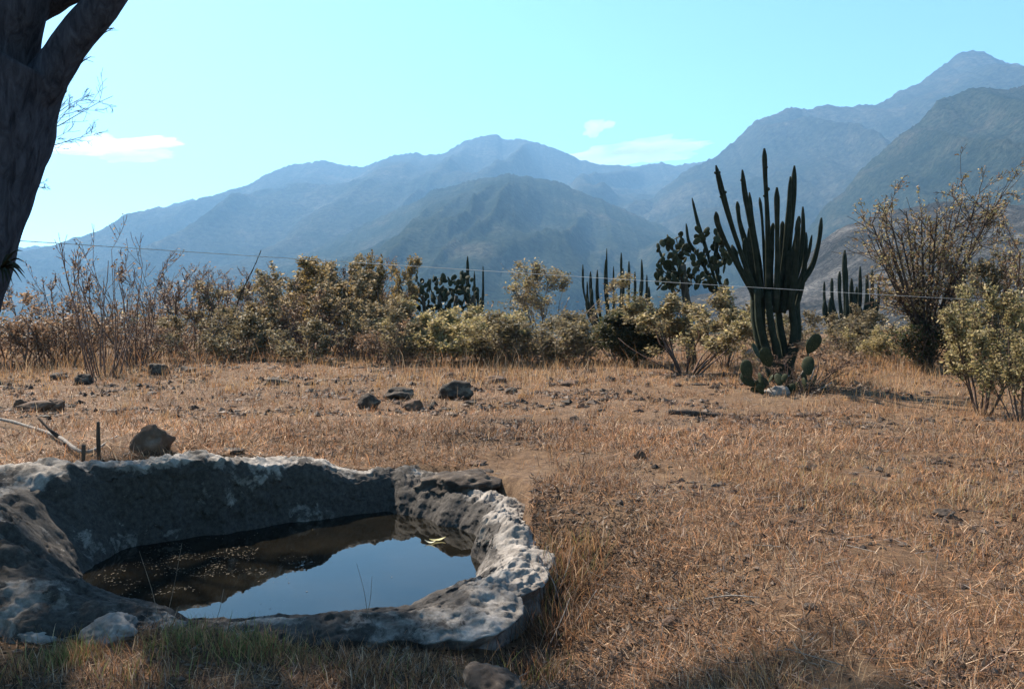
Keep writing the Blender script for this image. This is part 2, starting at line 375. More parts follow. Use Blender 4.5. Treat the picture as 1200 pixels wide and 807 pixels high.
wth = np.linspace(0, 2 * math.pi, 160, endpoint=False)
wr_ = Rw(wth) * 1.02 + 0.12
rings = np.linspace(0.02, 1, 24)
wx = BC[0] + np.outer(rings, wr_ * np.cos(wth)); wy = BC[1] + np.outer(rings, wr_ * np.sin(wth))
me = npmesh('water', np.stack([wx, wy, 0 * wx + WATER_Z], -1).reshape(-1, 3), [gridfaces(24, 160, True), np.arange(160)[None, :]], smooth_shade=True)
m, n, l, b = newmat('murky_water')
co = coord(n)
l.new(ramp(n, l, noise(n, l, co, 2.0, 6, 0.6), [(0.3, (0.003, 0.003, 0.0025)), (0.7, (0.009, 0.0075, 0.005))]), b.inputs['Base Color'])
b.inputs['Roughness'].default_value = 0.015; b.inputs['IOR'].default_value = 1.38
bump(n, l, noise(n, l, co, 5, 3, 0.5), b, 0.06, 0.01)
tag(mobj('water', me, m), kind='structure')

# ------------------------------------------------------------------ stones
def stone_mesh(name, seed, sx, sy, sz, sub=3, ang=0.5, mat=None):
    bm = bmesh.new(); bmesh.ops.create_icosphere(bm, subdivisions=sub, radius=1.0)
    v = np.array([x.co[:] for x in bm.verts])
    rng = np.random.default_rng(seed)
    for _ in range(9):                                   # a few broken planes
        nrm = rng.normal(size=3); nrm /= np.linalg.norm(nrm); d = rng.uniform(0.62, 0.9)
        e = np.maximum(v @ nrm - d, 0); v = v - np.outer(e * (0.75 + 0.25 * ang), nrm)
    dsp = 0.22 * fbm(v[:, 0] * 1.6, v[:, 1] * 1.6, v[:, 2] * 1.6, 3, seed) + (0.10 if sub >= 3 else 0.0) * (0.5 - np.abs(fbm(v[:, 0] * 4.2, v[:, 1] * 4.2, v[:, 2] * 4.2, 4, seed + 3, .6)))
    v = v * (1 + dsp)[:, None] * np.array([sx, sy, sz])
    for x, c in zip(bm.verts, v): x.co = c
    me = bpy.data.meshes.new(name); bm.to_mesh(me); bm.free()
    if sub >= 3: me.polygons.foreach_set('use_smooth', np.ones(len(me.polygons), bool))
    if mat: me.materials.append(mat)
    return me
def stone(px, py, w, h, seed, mat, label, group=None, name='rock', cat='rock', depth=None, rz=0.0, lift=0.30, sub=4, ang=0.5, dz=0.0):
    """w,h = size in photo pixels; px,py = foot of the stone on the ground"""
    p = gp(px, py); k = p.y / FPX
    sx, sz = w * k / 2, h * k / 2 * .88; sy = depth / 2 if depth else sx * 0.8
    me = stone_mesh(name, seed, sx, sy, sz / (0.5 + lift), sub, ang, mat)
    o = link(bpy.data.objects.new(name, me)); o.location = (p.x, p.y + sy * 0.6, p.z + sz * 2 * lift + dz); o.rotation_euler = (0, 0, rz)
    return tag(o, label, cat, group)
RB, RD, RP = M['rock_brown'], M['rock_dark'], M['rock_pale']
stone(170, 530, 50, 40, 11, RB, 'brown blocky boulder with pale top just behind the stone basin', rz=0.2, sub=4)
stone(38, 482, 38, 15, 12, RB, 'low long brown rock lying next to a rounder one in dry grass', sub=3)
stone(24, 480, 16, 17, 13, RB, 'small rounded brown rock at the end of a long low rock')
stone(63, 481, 19, 19, 14, RB, 'upright rounded brown rock rising over a long low rock')
stone(181, 440, 28, 18, 15, RD, 'dark peaked rock near the foot of the tall bare shoots')
stone(95, 451, 20, 17, 16, RD, 'dark rough rock beside the tall bare shoots')
stone(66, 445, 24, 11, 17, RD, 'flat dark rock under the dry brown brush')
stone(216, 436, 26, 9, 18, RD, 'low dark slab at the edge of the twiggy thicket')
stone(320, 451, 30, 10, 19, RD, 'lone low dark rock in front of the olive thicket')
stone(431, 480, 26, 22, 20, RD, 'dark lumpy rock at the end of a rock row in the field')
stone(466, 468, 34, 16, 21, RD, 'crumbling dark rock in the middle of the rock row')
stone(484, 480, 22, 15, 22, RB, 'brown rock in the rock row closest to the big grey-topped rock')
stone(534, 468, 44, 25, 23, RD, 'largest dark grey-topped rock in the open field', sub=4)
stone(551, 474, 15, 7, 24, RD, 'small flat dark stone at the foot of the largest field rock')
stone(528, 444, 16, 9, 25, RB, 'small brown rock just behind the largest field rock')
stone(583, 450, 30, 12, 26, RB, 'low brown rock among litter past the largest field rock')
stone(600, 462, 18, 11, 27, RD, 'small dark stone beside low brown rock in litter')
stone(672, 493, 12, 8, 28, RD, 'first of two small black stones in mid field')
stone(690, 501, 14, 6, 29, RD, 'second flat black stone in mid field')
stone(736, 462, 9, 7, 30, RB, 'small reddish stone near the yellow leafed bush')
stone(750, 538, 15, 14, 31, RB, 'small brown stone alone in the mid field straw')
stone(1111, 606, 26, 11, 32, RD, 'dark clod among yellowing grass')
stone(560, 545, 22, 6, 33, RB, 'thin flat brown stone behind the crusted boulder')
stone(670, 452, 26, 8, 34, RB, 'low brown lump at the edge of the golden grass')
stone(347, 500, 14, 6, 35, RP, 'small pale stone in straw behind the basin')
stone(265, 530, 34, 5, 36, RD, 'flat dark stone sunk at the back edge of the basin')
stone(882, 432, 22, 28, 37, RP, 'whitish rock behind the low prickly pear pads', rz=0.4)
stone(915, 463, 30, 13, 38, RP, 'pale flat rock under the low prickly pear')
# boulders that belong to the basin's edge
def boulder(px, py, Y, w, h, seed, mat, label, depth=0.5, rz=0.0, name='boulder', sub=5):
    k = Y / FPX; c = P(px, py, Y)
    me = stone_mesh(name, seed, w * k / 2, depth / 2, h * k / 2, sub, 0.4, mat)
    o = link(bpy.data.objects.new(name, me)); o.location = c; o.rotation_euler = (0, 0, rz)
    return tag(o, label, 'boulder')
boulder(541, 574, 7.95, 104, 46, 51, RD, 'dark crusted boulder sitting on the back of the basin rim', 0.8, 0.1)
boulder(42, 690, 5.3, 84, 52, 52, RD, 'dark rounded boulder beside the murky end of the pool', 0.55)
boulder(132, 740, 4.75, 62, 40, 53, RP, 'pale pitted boulder at the grassy front of the basin', 0.32, 0.3)
boulder(60, 738, 4.85, 120, 44, 54, RP, 'long pale slab in front of the dark rounded boulder', 0.4, -0.1)
boulder(575, 806, 3.85, 70, 44, 55, RD, 'rounded dark boulder below the undercut basin lip', 0.4, 0.1)

# small clods and stones strewn about the field, all alike
rng = np.random.default_rng(5)
protos = [stone_mesh('field_stone', 200 + i, 1, 0.85, 0.6, 2, 0.5, [RB, RD, RB][i % 3]) for i in range(6)]
cnt = 0
while cnt < 120:
    px, py = rng.uniform(-120, 1320), 432 + 330 * rng.uniform() ** 1.5
    if px < 720 and py > 515: continue
    p = gp(px, py); r = rng.uniform(0.02, 0.06) * (1 + 0.02 * p.y)
    o = link(bpy.data.objects.new('field_stone', protos[cnt % 6])); o.location = (p.x, p.y, p.z + r * 0.15); o.scale = (r * rng.uniform(.8, 1.6), r, r)
    o.rotation_euler = (0, 0, rng.uniform(0, 6.28)); cnt += 1
    tag(o, 'small dark clod lying loose in the dry straw', 'stone', 'small clods strewn over the field')

for (cx_, cy_, rx_, ry_, n_) in [(462, 473, 40, 10, 16), (560, 468, 40, 10, 12), (590, 455, 30, 8, 10), (682, 496, 22, 6, 8), (90, 446, 50, 8, 12), (200, 440, 40, 8, 12), (325, 449, 26, 6, 6), (45, 482, 40, 6, 6), (950, 600, 160, 40, 14)]:
    for _ in range(n_):
        px, py = cx_ + rng.normal() * rx_ * .6, max(cy_ + rng.normal() * ry_ * .6, 425)
        p = gp(px, py); r = rng.uniform(.03, .085) * (1 if py < 520 else .5)
        o = link(bpy.data.objects.new('rock_fragment', protos[cnt % 6])); o.location = (p.x, p.y, p.z + r * .1); o.scale = (r * rng.uniform(.8, 1.8), r * rng.uniform(.8, 1.2), r * rng.uniform(.6, 1.1))
        o.rotation_euler = (rng.normal() * .3, rng.normal() * .3, rng.uniform(0, 6.28)); cnt += 1
        tag(o, 'broken rock fragment lying around the larger field rocks', 'rock', 'broken fragments around the field rocks')
# ------------------------------------------------------------------ tubes, sticks
def catmull(pts, n):
    pts = [np.array(p, float) for p in pts]; P_ = [2 * pts[0] - pts[1]] + pts + [2 * pts[-1] - pts[-2]]
    out = []
    for i in range(1, len(P_) - 2):
        for t in np.linspace(0, 1, n, endpoint=False):
            a, b_, c_, d = P_[i - 1:i + 3]
            out.append(0.5 * (2 * b_ + (c_ - a) * t + (2 * a - 5 * b_ + 4 * c_ - d) * t ** 2 + (3 * b_ - a - 3 * c_ + d) * t ** 3))
    out.append(pts[-1]); return np.array(out)
def frames(path):
    T = np.gradient(path, axis=0); T /= np.linalg.norm(T, axis=1)[:, None] + 1e-9
    u = np.cross(T[0], [0.3, 0.9, 0.1]); u /= np.linalg.norm(u); U = []
    for t in T:
        u = u - t * (u @ t); u = u / (np.linalg.norm(u) + 1e-9); U.append(u.copy())
    U = np.array(U); return T, U, np.cross(T, U)
def tube(path, rad, nside=8, rough=0.0, seed=0, ribs=0, ribd=0.25, rfreq=3.0, cap=True):
    path = np.asarray(path, float); rad = np.asarray(rad, float)
    T, U, W = frames(path)
    a = np.linspace(0, 2 * np.pi, nside, endpoint=False)
    ca, sa = np.cos(a), np.sin(a)
    rr = rad[:, None] * np.ones(nside)[None, :]
    if ribs: rr = rr * (1 - ribd * (0.5 - 0.5 * np.cos(a * ribs)))[None, :]
    base = path[:, None, :] + (U[:, None, :] * ca[None, :, None] + W[:, None, :] * sa[None, :, None]) * rr[..., None]
    if rough:
        d = fbm(base[..., 0] * rfreq, base[..., 1] * rfreq, base[..., 2] * rfreq * 0.5, 4, seed)
        base = base + (base - path[:, None, :]) * (rough * d)[..., None]
    v = base.reshape(-1, 3); F = [gridfaces(len(path), nside, True)]
    if cap:
        k = len(v); v = np.vstack([v, path[0], path[-1]]); j = np.arange(nside); j2 = (j + 1) % nside; L = (len(path) - 1) * nside
        F.append(np.concatenate([np.stack([j2, j, np.full(nside, k)], -1), np.stack([L + j, L + j2, np.full(nside, k + 1)], -1)]))
    return v, F
def join(parts):
    V, F, off = [], {}, 0
    for v, fs in parts:
        V.append(v)
        for f in fs: F.setdefault(np.asarray(f).shape[1], []).append(np.asarray(f) + off)
        off += len(v)
    return np.vstack(V), [np.concatenate(x) for x in F.values()]
def stick(name, pts, r0, r1, mat, label=None, cat=None, group=None, nside=7, rough=0.25, parent=None, n=6, seed=1):
    path = catmull(pts, n); v, F = tube(path, np.linspace(r0, r1, len(path)), nside, rough, seed, rfreq=9)
    o = mobj(name, npmesh(name, v, F, smooth_shade=True), mat, parent)
    return tag(o, label, cat, group)
def up(p, dz): return Vector((p.x, p.y, p.z + dz))
# fallen branch on the bank and the sticks beside it
fb = empty('fallen_branch', gp(60, 508))
fb_pts = [up(gp(-70, 494), .10), up(gp(-5, 497), .08), up(gp(40, 507), .06), up(gp(70, 520), .06), up(gp(100, 536), .05), up(gp(138, 551), .02)]
o_ = Vector(fb.location)
stick('branch', [p - o_ for p in fb_pts], 0.026, 0.012, M['greywood'], parent=fb)
stick('side_branch', [fb_pts[3] - o_, P(58, 503, fb_pts[3].y) - o_, P(45, 489, fb_pts[3].y + .1) - o_], 0.018, 0.011, M['darkwood'], parent=fb)
tag(fb, 'grey weathered fallen branch lying on the bank behind the basin', 'branch')
p = gp(116, 546); stick('wooden_stake', [up(p, -0.1), up(p, 0.2), P(115, 494, p.y)], 0.017, 0.016, M['darkwood'], 'taller dark upright stake stuck in the bank by the fallen branch', 'stake')
p = gp(98, 546); stick('wooden_stake', [up(p, -0.1), up(p, 0.05), P(98, 521, p.y)], 0.017, 0.015, M['darkwood'], 'short dark stake stump beside the fallen branch', 'stake')
p0, p1 = gp(783, 485), gp(848, 489)
stick('log', [up(p0, .03), up((p0 + p1) / 2, .035), up(p1, .02)], 0.055, 0.035, M['darkwood'], 'short dark log lying flat in the field straw', 'log', rough=0.4)
p0, p1 = gp(826, 707), gp(890, 706)
stick('dry_stalk', [up(p0, .03), up((p0 + p1) / 2, .045), up(p1, .03)], 0.0045, 0.003, M['straw'] if False else M['greywood'], 'pale straight stalk lying on the brown ground', 'stalk')

# ------------------------------------------------------------------ branching plants
def grow(rng, p, d, L, r, lev, maxlev, prm, segs, anch):
    n = prm.get('n', 5); p = np.array(p, float); d = np.array(d, float)
    for i in range(n):
        d = d + rng.normal(size=3) * prm['jit'] + np.array([0, 0, prm['up'] * (1 if lev == 0 else prm.get('up2', 0.6))])
        d /= np.linalg.norm(d)
        r1 = r * prm.get('taper', 0.84); q = p + d * L / n
        if q[2] < 0.02: q[2] = 0.02; d[2] = abs(d[2]) + .2
        segs.append((p, q, r, r1))
        if lev >= prm.get('leaf_lev', 1): anch.append((p, q, lev))
        if lev < maxlev and i >= prm.get('first', 1) - (1 if lev > 0 else 0):
            for _ in range(rng.poisson(prm['kids'])):
                ax = rng.normal(size=3); ax -= d * (ax @ d); ax /= np.linalg.norm(ax) + 1e-9
                a = rng.uniform(*prm['ang'])
                grow(rng, q, d * math.cos(a) + ax * math.sin(a), L * prm['lr'] * rng.uniform(0.6, 1.1) * (1 - 0.08 * i), max(r1 * 0.62, prm.get('rmin', 0.003)), lev + 1, maxlev, prm, segs, anch)
        p, r = q, max(r1, prm.get('rmin', 0.003))
def segmesh(name, segs, ns=3, mat=None):
    A = np.array([s[0] for s in segs]); B = np.array([s[1] for s in segs]); ra = np.array([s[2] for s in segs]); rb = np.array([s[3] for s in segs])
    T = B - A; Ln = np.linalg.norm(T, axis=1)[:, None] + 1e-9; T = T / Ln
    ref = np.where(np.abs(T[:, 2:3]) > 0.9, np.array([[1., 0, 0]]), np.array([[0, 0, 1.]]))
    U = np.cross(T, ref); U /= np.linalg.norm(U, axis=1)[:, None]; W = np.cross(T, U)
    B = B + T * rb[:, None] * 0.5
    a = np.linspace(0, 2 * np.pi, ns, endpoint=False)
    o = U[:, None, :] * np.cos(a)[None, :, None] + W[:, None, :] * np.sin(a)[None, :, None]
    v = np.concatenate([A[:, None, :] + o * ra[:, None, None], B[:, None, :] + o * rb[:, None, None]], 1).reshape(-1, 3)
    k = np.arange(len(A))[:, None, None] * 2 * ns; j = np.arange(ns); j2 = (j + 1) % ns
    f = np.stack([j, j2, ns + j2, ns + j], -1)[None] + k
    me = npmesh(name, v, [f.reshape(-1, 4)], smooth_shade=True)
    if mat: me.materials.append(mat)
    return me
def leafmesh(name, rng, anch, per, size, cols, spread, mat, aspect=0.5, keep=None, clump=None):
    A = np.array([a[0] for a in anch]); B = np.array([a[1] for a in anch])
    if clump:                                            # leaves gather in tufts, gaps between
        kk = rng.random(len(A)) < clump; A, B = A[kk], B[kk]
    idx = np.repeat(np.arange(len(A)), per)
    t = rng.random(len(idx))[:, None]; p = A[idx] * (1 - t) + B[idx] * t + rng.normal(size=(len(idx), 3)) * spread
    if keep is not None: k = keep(p); p = p[k]; idx = idx[k]
    N = len(p)
    d = rng.normal(size=(N, 3)); d[:, 2] = d[:, 2] * 0.7 + 0.15; d /= np.linalg.norm(d, axis=1)[:, None]
    u = np.cross(d, rng.normal(size=(N, 3))); u /= np.linalg.norm(u, axis=1)[:, None] + 1e-9
    s = size * rng.uniform(0.3, 1.5, N)[:, None]
    w = np.cross(d, u)
    v = np.stack([p, p + d * s * .5 + u * s * aspect * .5 + w * s * .06, p + d * s, p + d * s * .5 - u * s * aspect * .5 + w * s * .06], 1).reshape(-1, 3)
    cols = np.array(cols); ca = cols[rng.integers(0, len(cols), len(A))][idx]; cb = cols[rng.integers(0, len(cols), N)]
    c = (0.78 * ca + 0.22 * cb) * rng.uniform(0.5, 1.05, N)[:, None]
    me = npmesh(name, v, [np.arange(N * 4).reshape(-1, 4)], cols=np.repeat(c, 4, 0))
    if mat: me.materials.append(mat)
    return me
OLIVE = [(0.44, 0.34, 0.20), (0.09, 0.07, 0.035), (0.21, 0.16, 0.075), (0.29, 0.215, 0.11), (0.13, 0.10, 0.048), (0.36, 0.265, 0.15), (0.16, 0.11, 0.065)]
YELLOW = [(0.42, 0.33, 0.14), (0.34, 0.28, 0.11), (0.50, 0.39, 0.20), (0.24, 0.20, 0.08)]
DRY = [(0.25, 0.145, 0.085), (0.32, 0.20, 0.12), (0.16, 0.09, 0.055), (0.38, 0.26, 0.165)]
ORANGE = [(0.25, 0.15, 0.04), (0.20, 0.13, 0.04), (0.28, 0.19, 0.06)]
GREY = [(0.18, 0.145, 0.085), (0.25, 0.20, 0.12), (0.11, 0.085, 0.052), (0.22, 0.175, 0.09)]
DGREEN = [(0.045, 0.055, 0.022), (0.06, 0.065, 0.028), (0.035, 0.045, 0.02)]
class Proto: pass
PROTO = {}
def proto(key, seed, H, W, nst, prm, maxlev, leafs, barkmat, spreadbase=0.12, lean=0.5):
    """one shrub kind: list of stem meshes + a foliage mesh, height H, width W, centred at origin"""
    rng = np.random.default_rng(seed); pr = Proto(); pr.stems = []; anch = []
    for i in range(nst):
        a = 6.283 * (i + rng.uniform(-.3, .3)) / nst; out = rng.uniform(0.15, 1.0) * lean
        d = np.array([math.cos(a) * out, math.sin(a) * out, 1.0]); d /= np.linalg.norm(d)
        b0 = np.array([math.cos(a), math.sin(a), 0]) * spreadbase * rng.uniform(.3, 1); b0[2] = -0.06
        segs = []
        grow(rng, b0, d, H * rng.uniform(0.65, 1.0), prm['r'] * rng.uniform(.7, 1.2), 0, maxlev, prm, segs, anch)
        pr.stems.append(segs)
    allp = np.array([s[1] for st in pr.stems for s in st])
    sz = H / np.quantile(allp[:, 2], 0.995); sx = (W / 2) / np.quantile(np.hypot(allp[:, 0], allp[:, 1]), 0.95)
    S = np.array([sx, sx, sz])
    pr.stems = [segmesh('stem', [(s[0] * S, s[1] * S, s[2], s[3]) for s in st], 3, barkmat) for st in pr.stems]
    anch = [(a[0] * S, a[1] * S, a[2]) for a in anch if rng.random() < a[1][2] * sz / (.55 * H)]
    pr.fol = None
    if leafs: pr.fol = leafmesh('foliage', rng, anch, leafs['per'], leafs['size'], leafs['cols'], leafs['spread'], M['leaf'], leafs.get('aspect', .5), clump=leafs.get('clump'))
    pr.H, pr.W = H, W; PROTO[key] = pr
BUSHY = dict(jit=0.13, up=0.04, up2=0.7, kids=0.82, ang=(0.3, 0.95), lr=0.55, r=0.026, rmin=0.005, first=0, leaf_lev=1, n=6)
WISPY = dict(jit=0.07, up=0.06, up2=0.9, kids=0.55, ang=(0.25, 0.7), lr=0.5, r=0.024, rmin=0.005, first=1, leaf_lev=1, n=6)
proto('olive', 1, 3.0, 3.6, 10, BUSHY, 3, dict(per=2, size=.12, cols=OLIVE, spread=.05, clump=.45), M['stem'], .3, .8)
proto('olive2', 2, 2.6, 3.4, 10, BUSHY, 3, dict(per=2, size=.11, cols=OLIVE + GREY, spread=.05, clump=.38), M['stem'], .3, .9)
proto('orange', 3, 3.2, 3.0, 9, BUSHY, 3, dict(per=3, size=.10, cols=ORANGE + OLIVE[:2], spread=.06, clump=.5), M['redstem'], .3, .7)
proto('pale', 4, 2.2, 3.4, 10, BUSHY, 3, dict(per=3, size=.11, cols=YELLOW + OLIVE[:1], spread=.06, clump=.45), M['stem'], .3, .9)
proto('grey', 5, 1.7, 2.6, 9, dict(BUSHY, kids=.8), 3, dict(per=2, size=.10, cols=GREY + OLIVE[2:4], spread=.06, clump=.3), M['stem'], .35, 1.0)
proto('dry', 6, 1.8, 2.2, 10, dict(WISPY, kids=.8), 2, dict(per=3, size=.075, cols=DRY, spread=.05, clump=.6), M['redstem'], .4, .6)
proto('shoots', 7, 3.2, 2.2, 15, dict(WISPY, jit=.05, r=.017), 2, dict(per=1, size=.055, cols=DRY + OLIVE[:1], spread=.03, clump=.35), M['redstem'], .3, .5)
proto('bare', 8, 2.6, 2.0, 9, dict(WISPY, kids=.7), 3, dict(per=1, size=.05, cols=DRY, spread=.03, clump=.25), M['redstem'], .25, .7)
proto('willow', 9, 3.2, 3.0, 9, dict(WISPY, kids=.9), 3, dict(per=2, size=.075, cols=YELLOW[:2] + OLIVE, spread=.07, clump=.4), M['stem'], .25, .7)
proto('yellow', 10, 2.1, 2.9, 12, dict(BUSHY, kids=.85, first=2), 3, dict(per=5, size=.062, cols=YELLOW + OLIVE, spread=.05, clump=.75), M['redstem'], .2, 1.1)
proto('dark', 11, 1.6, 2.0, 9, BUSHY, 3, dict(per=5, size=.075, cols=DGREEN + OLIVE[2:3], spread=.07), M['stem'], .3, .8)
proto('broom', 12, 3.6, 3.6, 14, dict(WISPY, jit=.06, kids=.75, r=.035, rmin=.006), 3, dict(per=1, size=.07, cols=YELLOW + DRY, spread=.05, clump=.4), M['redstem'], .3, .75)
proto('near', 13, 1.9, 1.7, 8, dict(WISPY, kids=1.0, up2=.5), 3, dict(per=3, size=.055, cols=YELLOW + OLIVE[:2], spread=.04, clump=.33), M['redstem'], .15, .75)
SH = []
def shrub(key, px, py, top, w, label, name='shrub', rz=None, cat='shrub', group=None):
    """px,py foot in the photo; top = photo row of its top; w width in photo pixels"""
    pr = PROTO[key]; p = gp(px, py); k = p.y / FPX
    H = (py - top) * k * .97; W = w * k * 1.2
    rng = random.Random(int(px * 7 + py)); rz = rng.uniform(0, 6.28) if rz is None else rz
    o = empty(name, p, rz, (W / pr.W, W / pr.W, H / pr.H))
    for s in pr.stems: link(bpy.data.objects.new('stem', s), o)
    if pr.fol: link(bpy.data.objects.new('foliage', pr.fol), o)
    tag(o, label, cat, group); return o
G = 'dry shrubs along the field edge'
shrub('dry', 18, 432, 350, 110, 'brown dry brush below the leaning tree trunk', group=G)
shrub('dry', 78, 428, 340, 110, 'brown dry brush next to the tall bare shoots', group=G)
shrub('bare', 62, 424, 305, 80, 'thin bare shrub with dark twigs behind brown brush', group=G)
shrub('shoots', 122, 440, 246, 120, 'tall bare shoots with few leaves rising high over the brush', group=G)
shrub('bare', 160, 430, 290, 100, 'bare dark twigged shrub beside the tall shoots', group=G)
shrub('dry', 165, 424, 360, 90, 'low rusty brush at the foot of the bare dark twigs', group=G)
shrub('bare', 228, 420, 312, 110, 'sparse grey twigged shrub starting the olive thicket', group=G)
shrub('olive2', 272, 419, 318, 110, 'twiggy olive shrub with a long bare leaning branch', group=G)
shrub('olive', 318, 417, 316, 110, 'olive shrub between the leaning branch and orange crown', group=G)
shrub('orange', 372, 414, 304, 110, 'orange tinged shrub topping the olive thicket', group=G)
shrub('olive', 410, 419, 308, 110, 'dense olive shrub beside the orange tinged one', group=G)
shrub('orange', 442, 416, 298, 70, 'narrow reddish twigged shrub at the end of the olive thicket', group=G)
shrub('olive2', 470, 421, 344, 90, 'low grey olive shrub in front of reddish twigs', group=G)
shrub('pale', 517, 425, 352, 118, 'pale yellow olive bush below the dark prickly pear tree', group=G)
shrub('pale', 565, 424, 358, 96, 'second pale yellow olive bush below the dark prickly pear tree', group=G)
shrub('grey', 610, 428, 372, 110, 'low grey brown brush beneath the wispy yellow tree', group=G)
shrub('grey', 668, 427, 376, 96, 'low grey brown brush before the far column cactus clump', group=G)
shrub('willow', 640, 412, 306, 112, 'wispy yellow haze-like tree between pale bushes and column cactus', 'wispy_tree', cat='tree')
shrub('dark', 738, 428, 366, 84, 'dark leaved round bush next to the yellow bush', group=G)
shrub('yellow', 722, 424, 346, 76, 'yellow topped bush behind the dark round bush', group=G)
shrub('yellow', 806, 438, 322, 178, 'broad yellow leaved bush with fanned bare stems by the giant cactus', group=G)
shrub('yellow', 850, 430, 345, 74, 'yellow bush squeezed between broad bush and giant cactus', group=G)
shrub('olive2', 972, 424, 356, 74, 'low olive bush just past the giant cactus', group=G)
shrub('grey', 1010, 420, 376, 80, 'low grey brush below the small column cactus clump', group=G)
shrub('pale', 1052, 424, 372, 70, 'pale low bush at the foot of the fan stemmed tree', group=G)
shrub('olive', 1178, 440, 300, 120, 'olive shrub behind the slender yellow leaved shrubs', group=G)
shrub('near', 1152, 486, 334, 104, 'slender yellow leaved shrub standing out in the dry grass', group=G)
shrub('near', 1196, 494, 372, 90, 'shorter slender yellow leaved shrub with dark stems', group=G)
shrub('broom', 1182, 436, 222, 150, 'tall twiggy shrub with yellow tufts beyond the fan stemmed tree', group=G)
LB = [('low tangled grey brown brush at the foot of the thicket', 'low_brush', 'low brush along the thicket foot')]
rb_ = random.Random(9)
for i in range(13):
    px = 195 + i * 40 + rb_.uniform(-8, 8)
    kk = rb_.choice(['grey', 'olive2', 'dry', 'olive2'])
    shrub(kk, px, rb_.uniform(414, 427), rb_.uniform(360, 394), rb_.uniform(60, 100), {'grey': 'low tangled grey brown brush at the foot of the thicket', 'dry': 'low rusty dry brush at the foot of the thicket', 'olive2': 'low pale olive bush at the foot of the thicket'}[kk], LB[0][1], group=LB[0][2] + ' ' + {'grey': '(grey)', 'dry': '(rusty)', 'olive2': '(olive)'}[kk])
for i in range(6):
    px = 320 + i * 42 + rb_.uniform(-10, 10)
    shrub(rb_.choice(['olive', 'olive2', 'orange', 'bare', 'olive']), px, rb_.uniform(408, 412), rb_.uniform(326, 352) + (30 if px > 455 else 0), rb_.uniform(70, 110), 'olive brown shrub of the dense back row of the thicket', 'thicket_shrub', group='back row of the thicket')
for i in range(9):
    px = 890 + i * 38 + rb_.uniform(-10, 10)
    shrub(rb_.choice(['grey', 'olive2', 'pale']), px, rb_.uniform(408, 416), rb_.uniform(362, 386), rb_.uniform(60, 90), 'low scrub bush in the gap behind the giant cactus', 'low_brush', group='low bushes behind the giant cactus')
for i in range(10):
    px = -20 + i * 24 + rb_.uniform(-8, 8)
    shrub(rb_.choice(['dry', 'dry', 'bare']), px, rb_.uniform(416, 432), rb_.uniform(340, 388), rb_.uniform(60, 100), 'low rusty dry brush around the tall bare shoots', 'dry_brush', group='rusty brush around the bare shoots')
for i in range(13):
    px = 205 + i * 21 + rb_.uniform(-8, 8)
    shrub(rb_.choice(['bare', 'shoots', 'bare']), px, rb_.uniform(410, 420), rb_.uniform(298, 326), rb_.uniform(60, 90), 'bare twiggy shrub poking out of the olive thicket', 'bare_shrub', group='bare shrubs inside the thicket')
# out of frame neighbours so that the edge of the field goes on
shrub('olive', 1262, 436, 300, 130, 'olive shrub at the field edge past the tall twiggy shrub', group=G)
shrub('dry', -50, 430, 340, 120, 'brown dry brush behind the leaning tree', group=G)
# the long bare branch leaning out of the thicket
p0 = gp(264, 420); stick('leaning_branch', [up(p0, -.05), P(268, 392, p0.y), P(280, 350, p0.y + .1), P(298, 312, p0.y), P(306, 293, p0.y)], 0.035, 0.014, M['darkwood'],
      'long bare dark branch leaning out of the thicket', 'branch', nside=5)
# fan stemmed tree on the right: individually bent stems
rng = np.random.default_rng(77)
tb = gp(1086, 432); ft = empty('fan_stemmed_tree', tb); k = tb.y / FPX; anch = []
for i, (tx, ty, mx_, my_) in enumerate([(1022, 262, 1050, 330), (1034, 258, 1058, 330), (1046, 268, 1064, 340), (1062, 248, 1072, 330), (1080, 262, 1082, 330), (1098, 250, 1092, 330), (1118, 240, 1100, 320),
                                       (1128, 232, 1106, 320), (1148, 226, 1120, 310), (1172, 232, 1130, 310), (1150, 268, 1118, 330), (1030, 300, 1060, 360), (1040, 285, 1062, 345), (1056, 275, 1070, 340), (1072, 280, 1078, 340), (1090, 285, 1088, 345), (1108, 275, 1096, 340), (1136, 262, 1112, 335), (1160, 250, 1124, 325), (1026, 280, 1054, 345)]):
    dy = rng.uniform(-.8, .8)
    pts = [np.array([rng.uniform(-.12, .12), dy * .15, -.08]), np.array(P(1084 + (mx_ - 1084) * .25, 392, tb.y + dy * .3) - tb), np.array(P(mx_, my_, tb.y + dy * .7) - tb), np.array(P(tx, ty, tb.y + dy) - tb)]
    path = catmull(pts, 5); segs = []
    rad = np.linspace(0.07, 0.015, len(path))
    for j in range(len(path) - 1):
        segs.append((path[j], path[j + 1], rad[j], rad[j + 1]))
        if j > 5:
            for _ in range(rng.poisson(1.7)):
                d = path[j + 1] - path[j]; d = d / np.linalg.norm(d) + rng.normal(size=3) * .65; d[2] = d[2] * .8; d /= np.linalg.norm(d)
                grow(rng, path[j + 1], d, rng.uniform(.5, 1.25), .012, 1, 3, dict(WISPY, jit=.13, up=.0, kids=.42, rmin=.006), segs, anch)
    link(bpy.data.objects.new('stem', segmesh('stem', segs, 4, M['darkwood'])), ft)
link(bpy.data.objects.new('foliage', leafmesh('foliage', rng, anch, 3, .07, YELLOW + DRY, .05, M['leaf'], clump=.17)), ft)
bs, _a = [], []
for _ in range(14): grow(rng, [rng.normal() * .2, rng.normal() * .2, 0], [rng.normal() * .4, rng.normal() * .4, 1], rng.uniform(.6, 1.5), .03, 1, 3, BUSHY, bs, _a)
link(bpy.data.objects.new('foliage', leafmesh('foliage', rng, _a, 3, .08, DGREEN + DRY[:1], .07, M['leaf'])), ft)
link(bpy.data.objects.new('stem', segmesh('stem', bs, 3, M['redstem'])), ft)
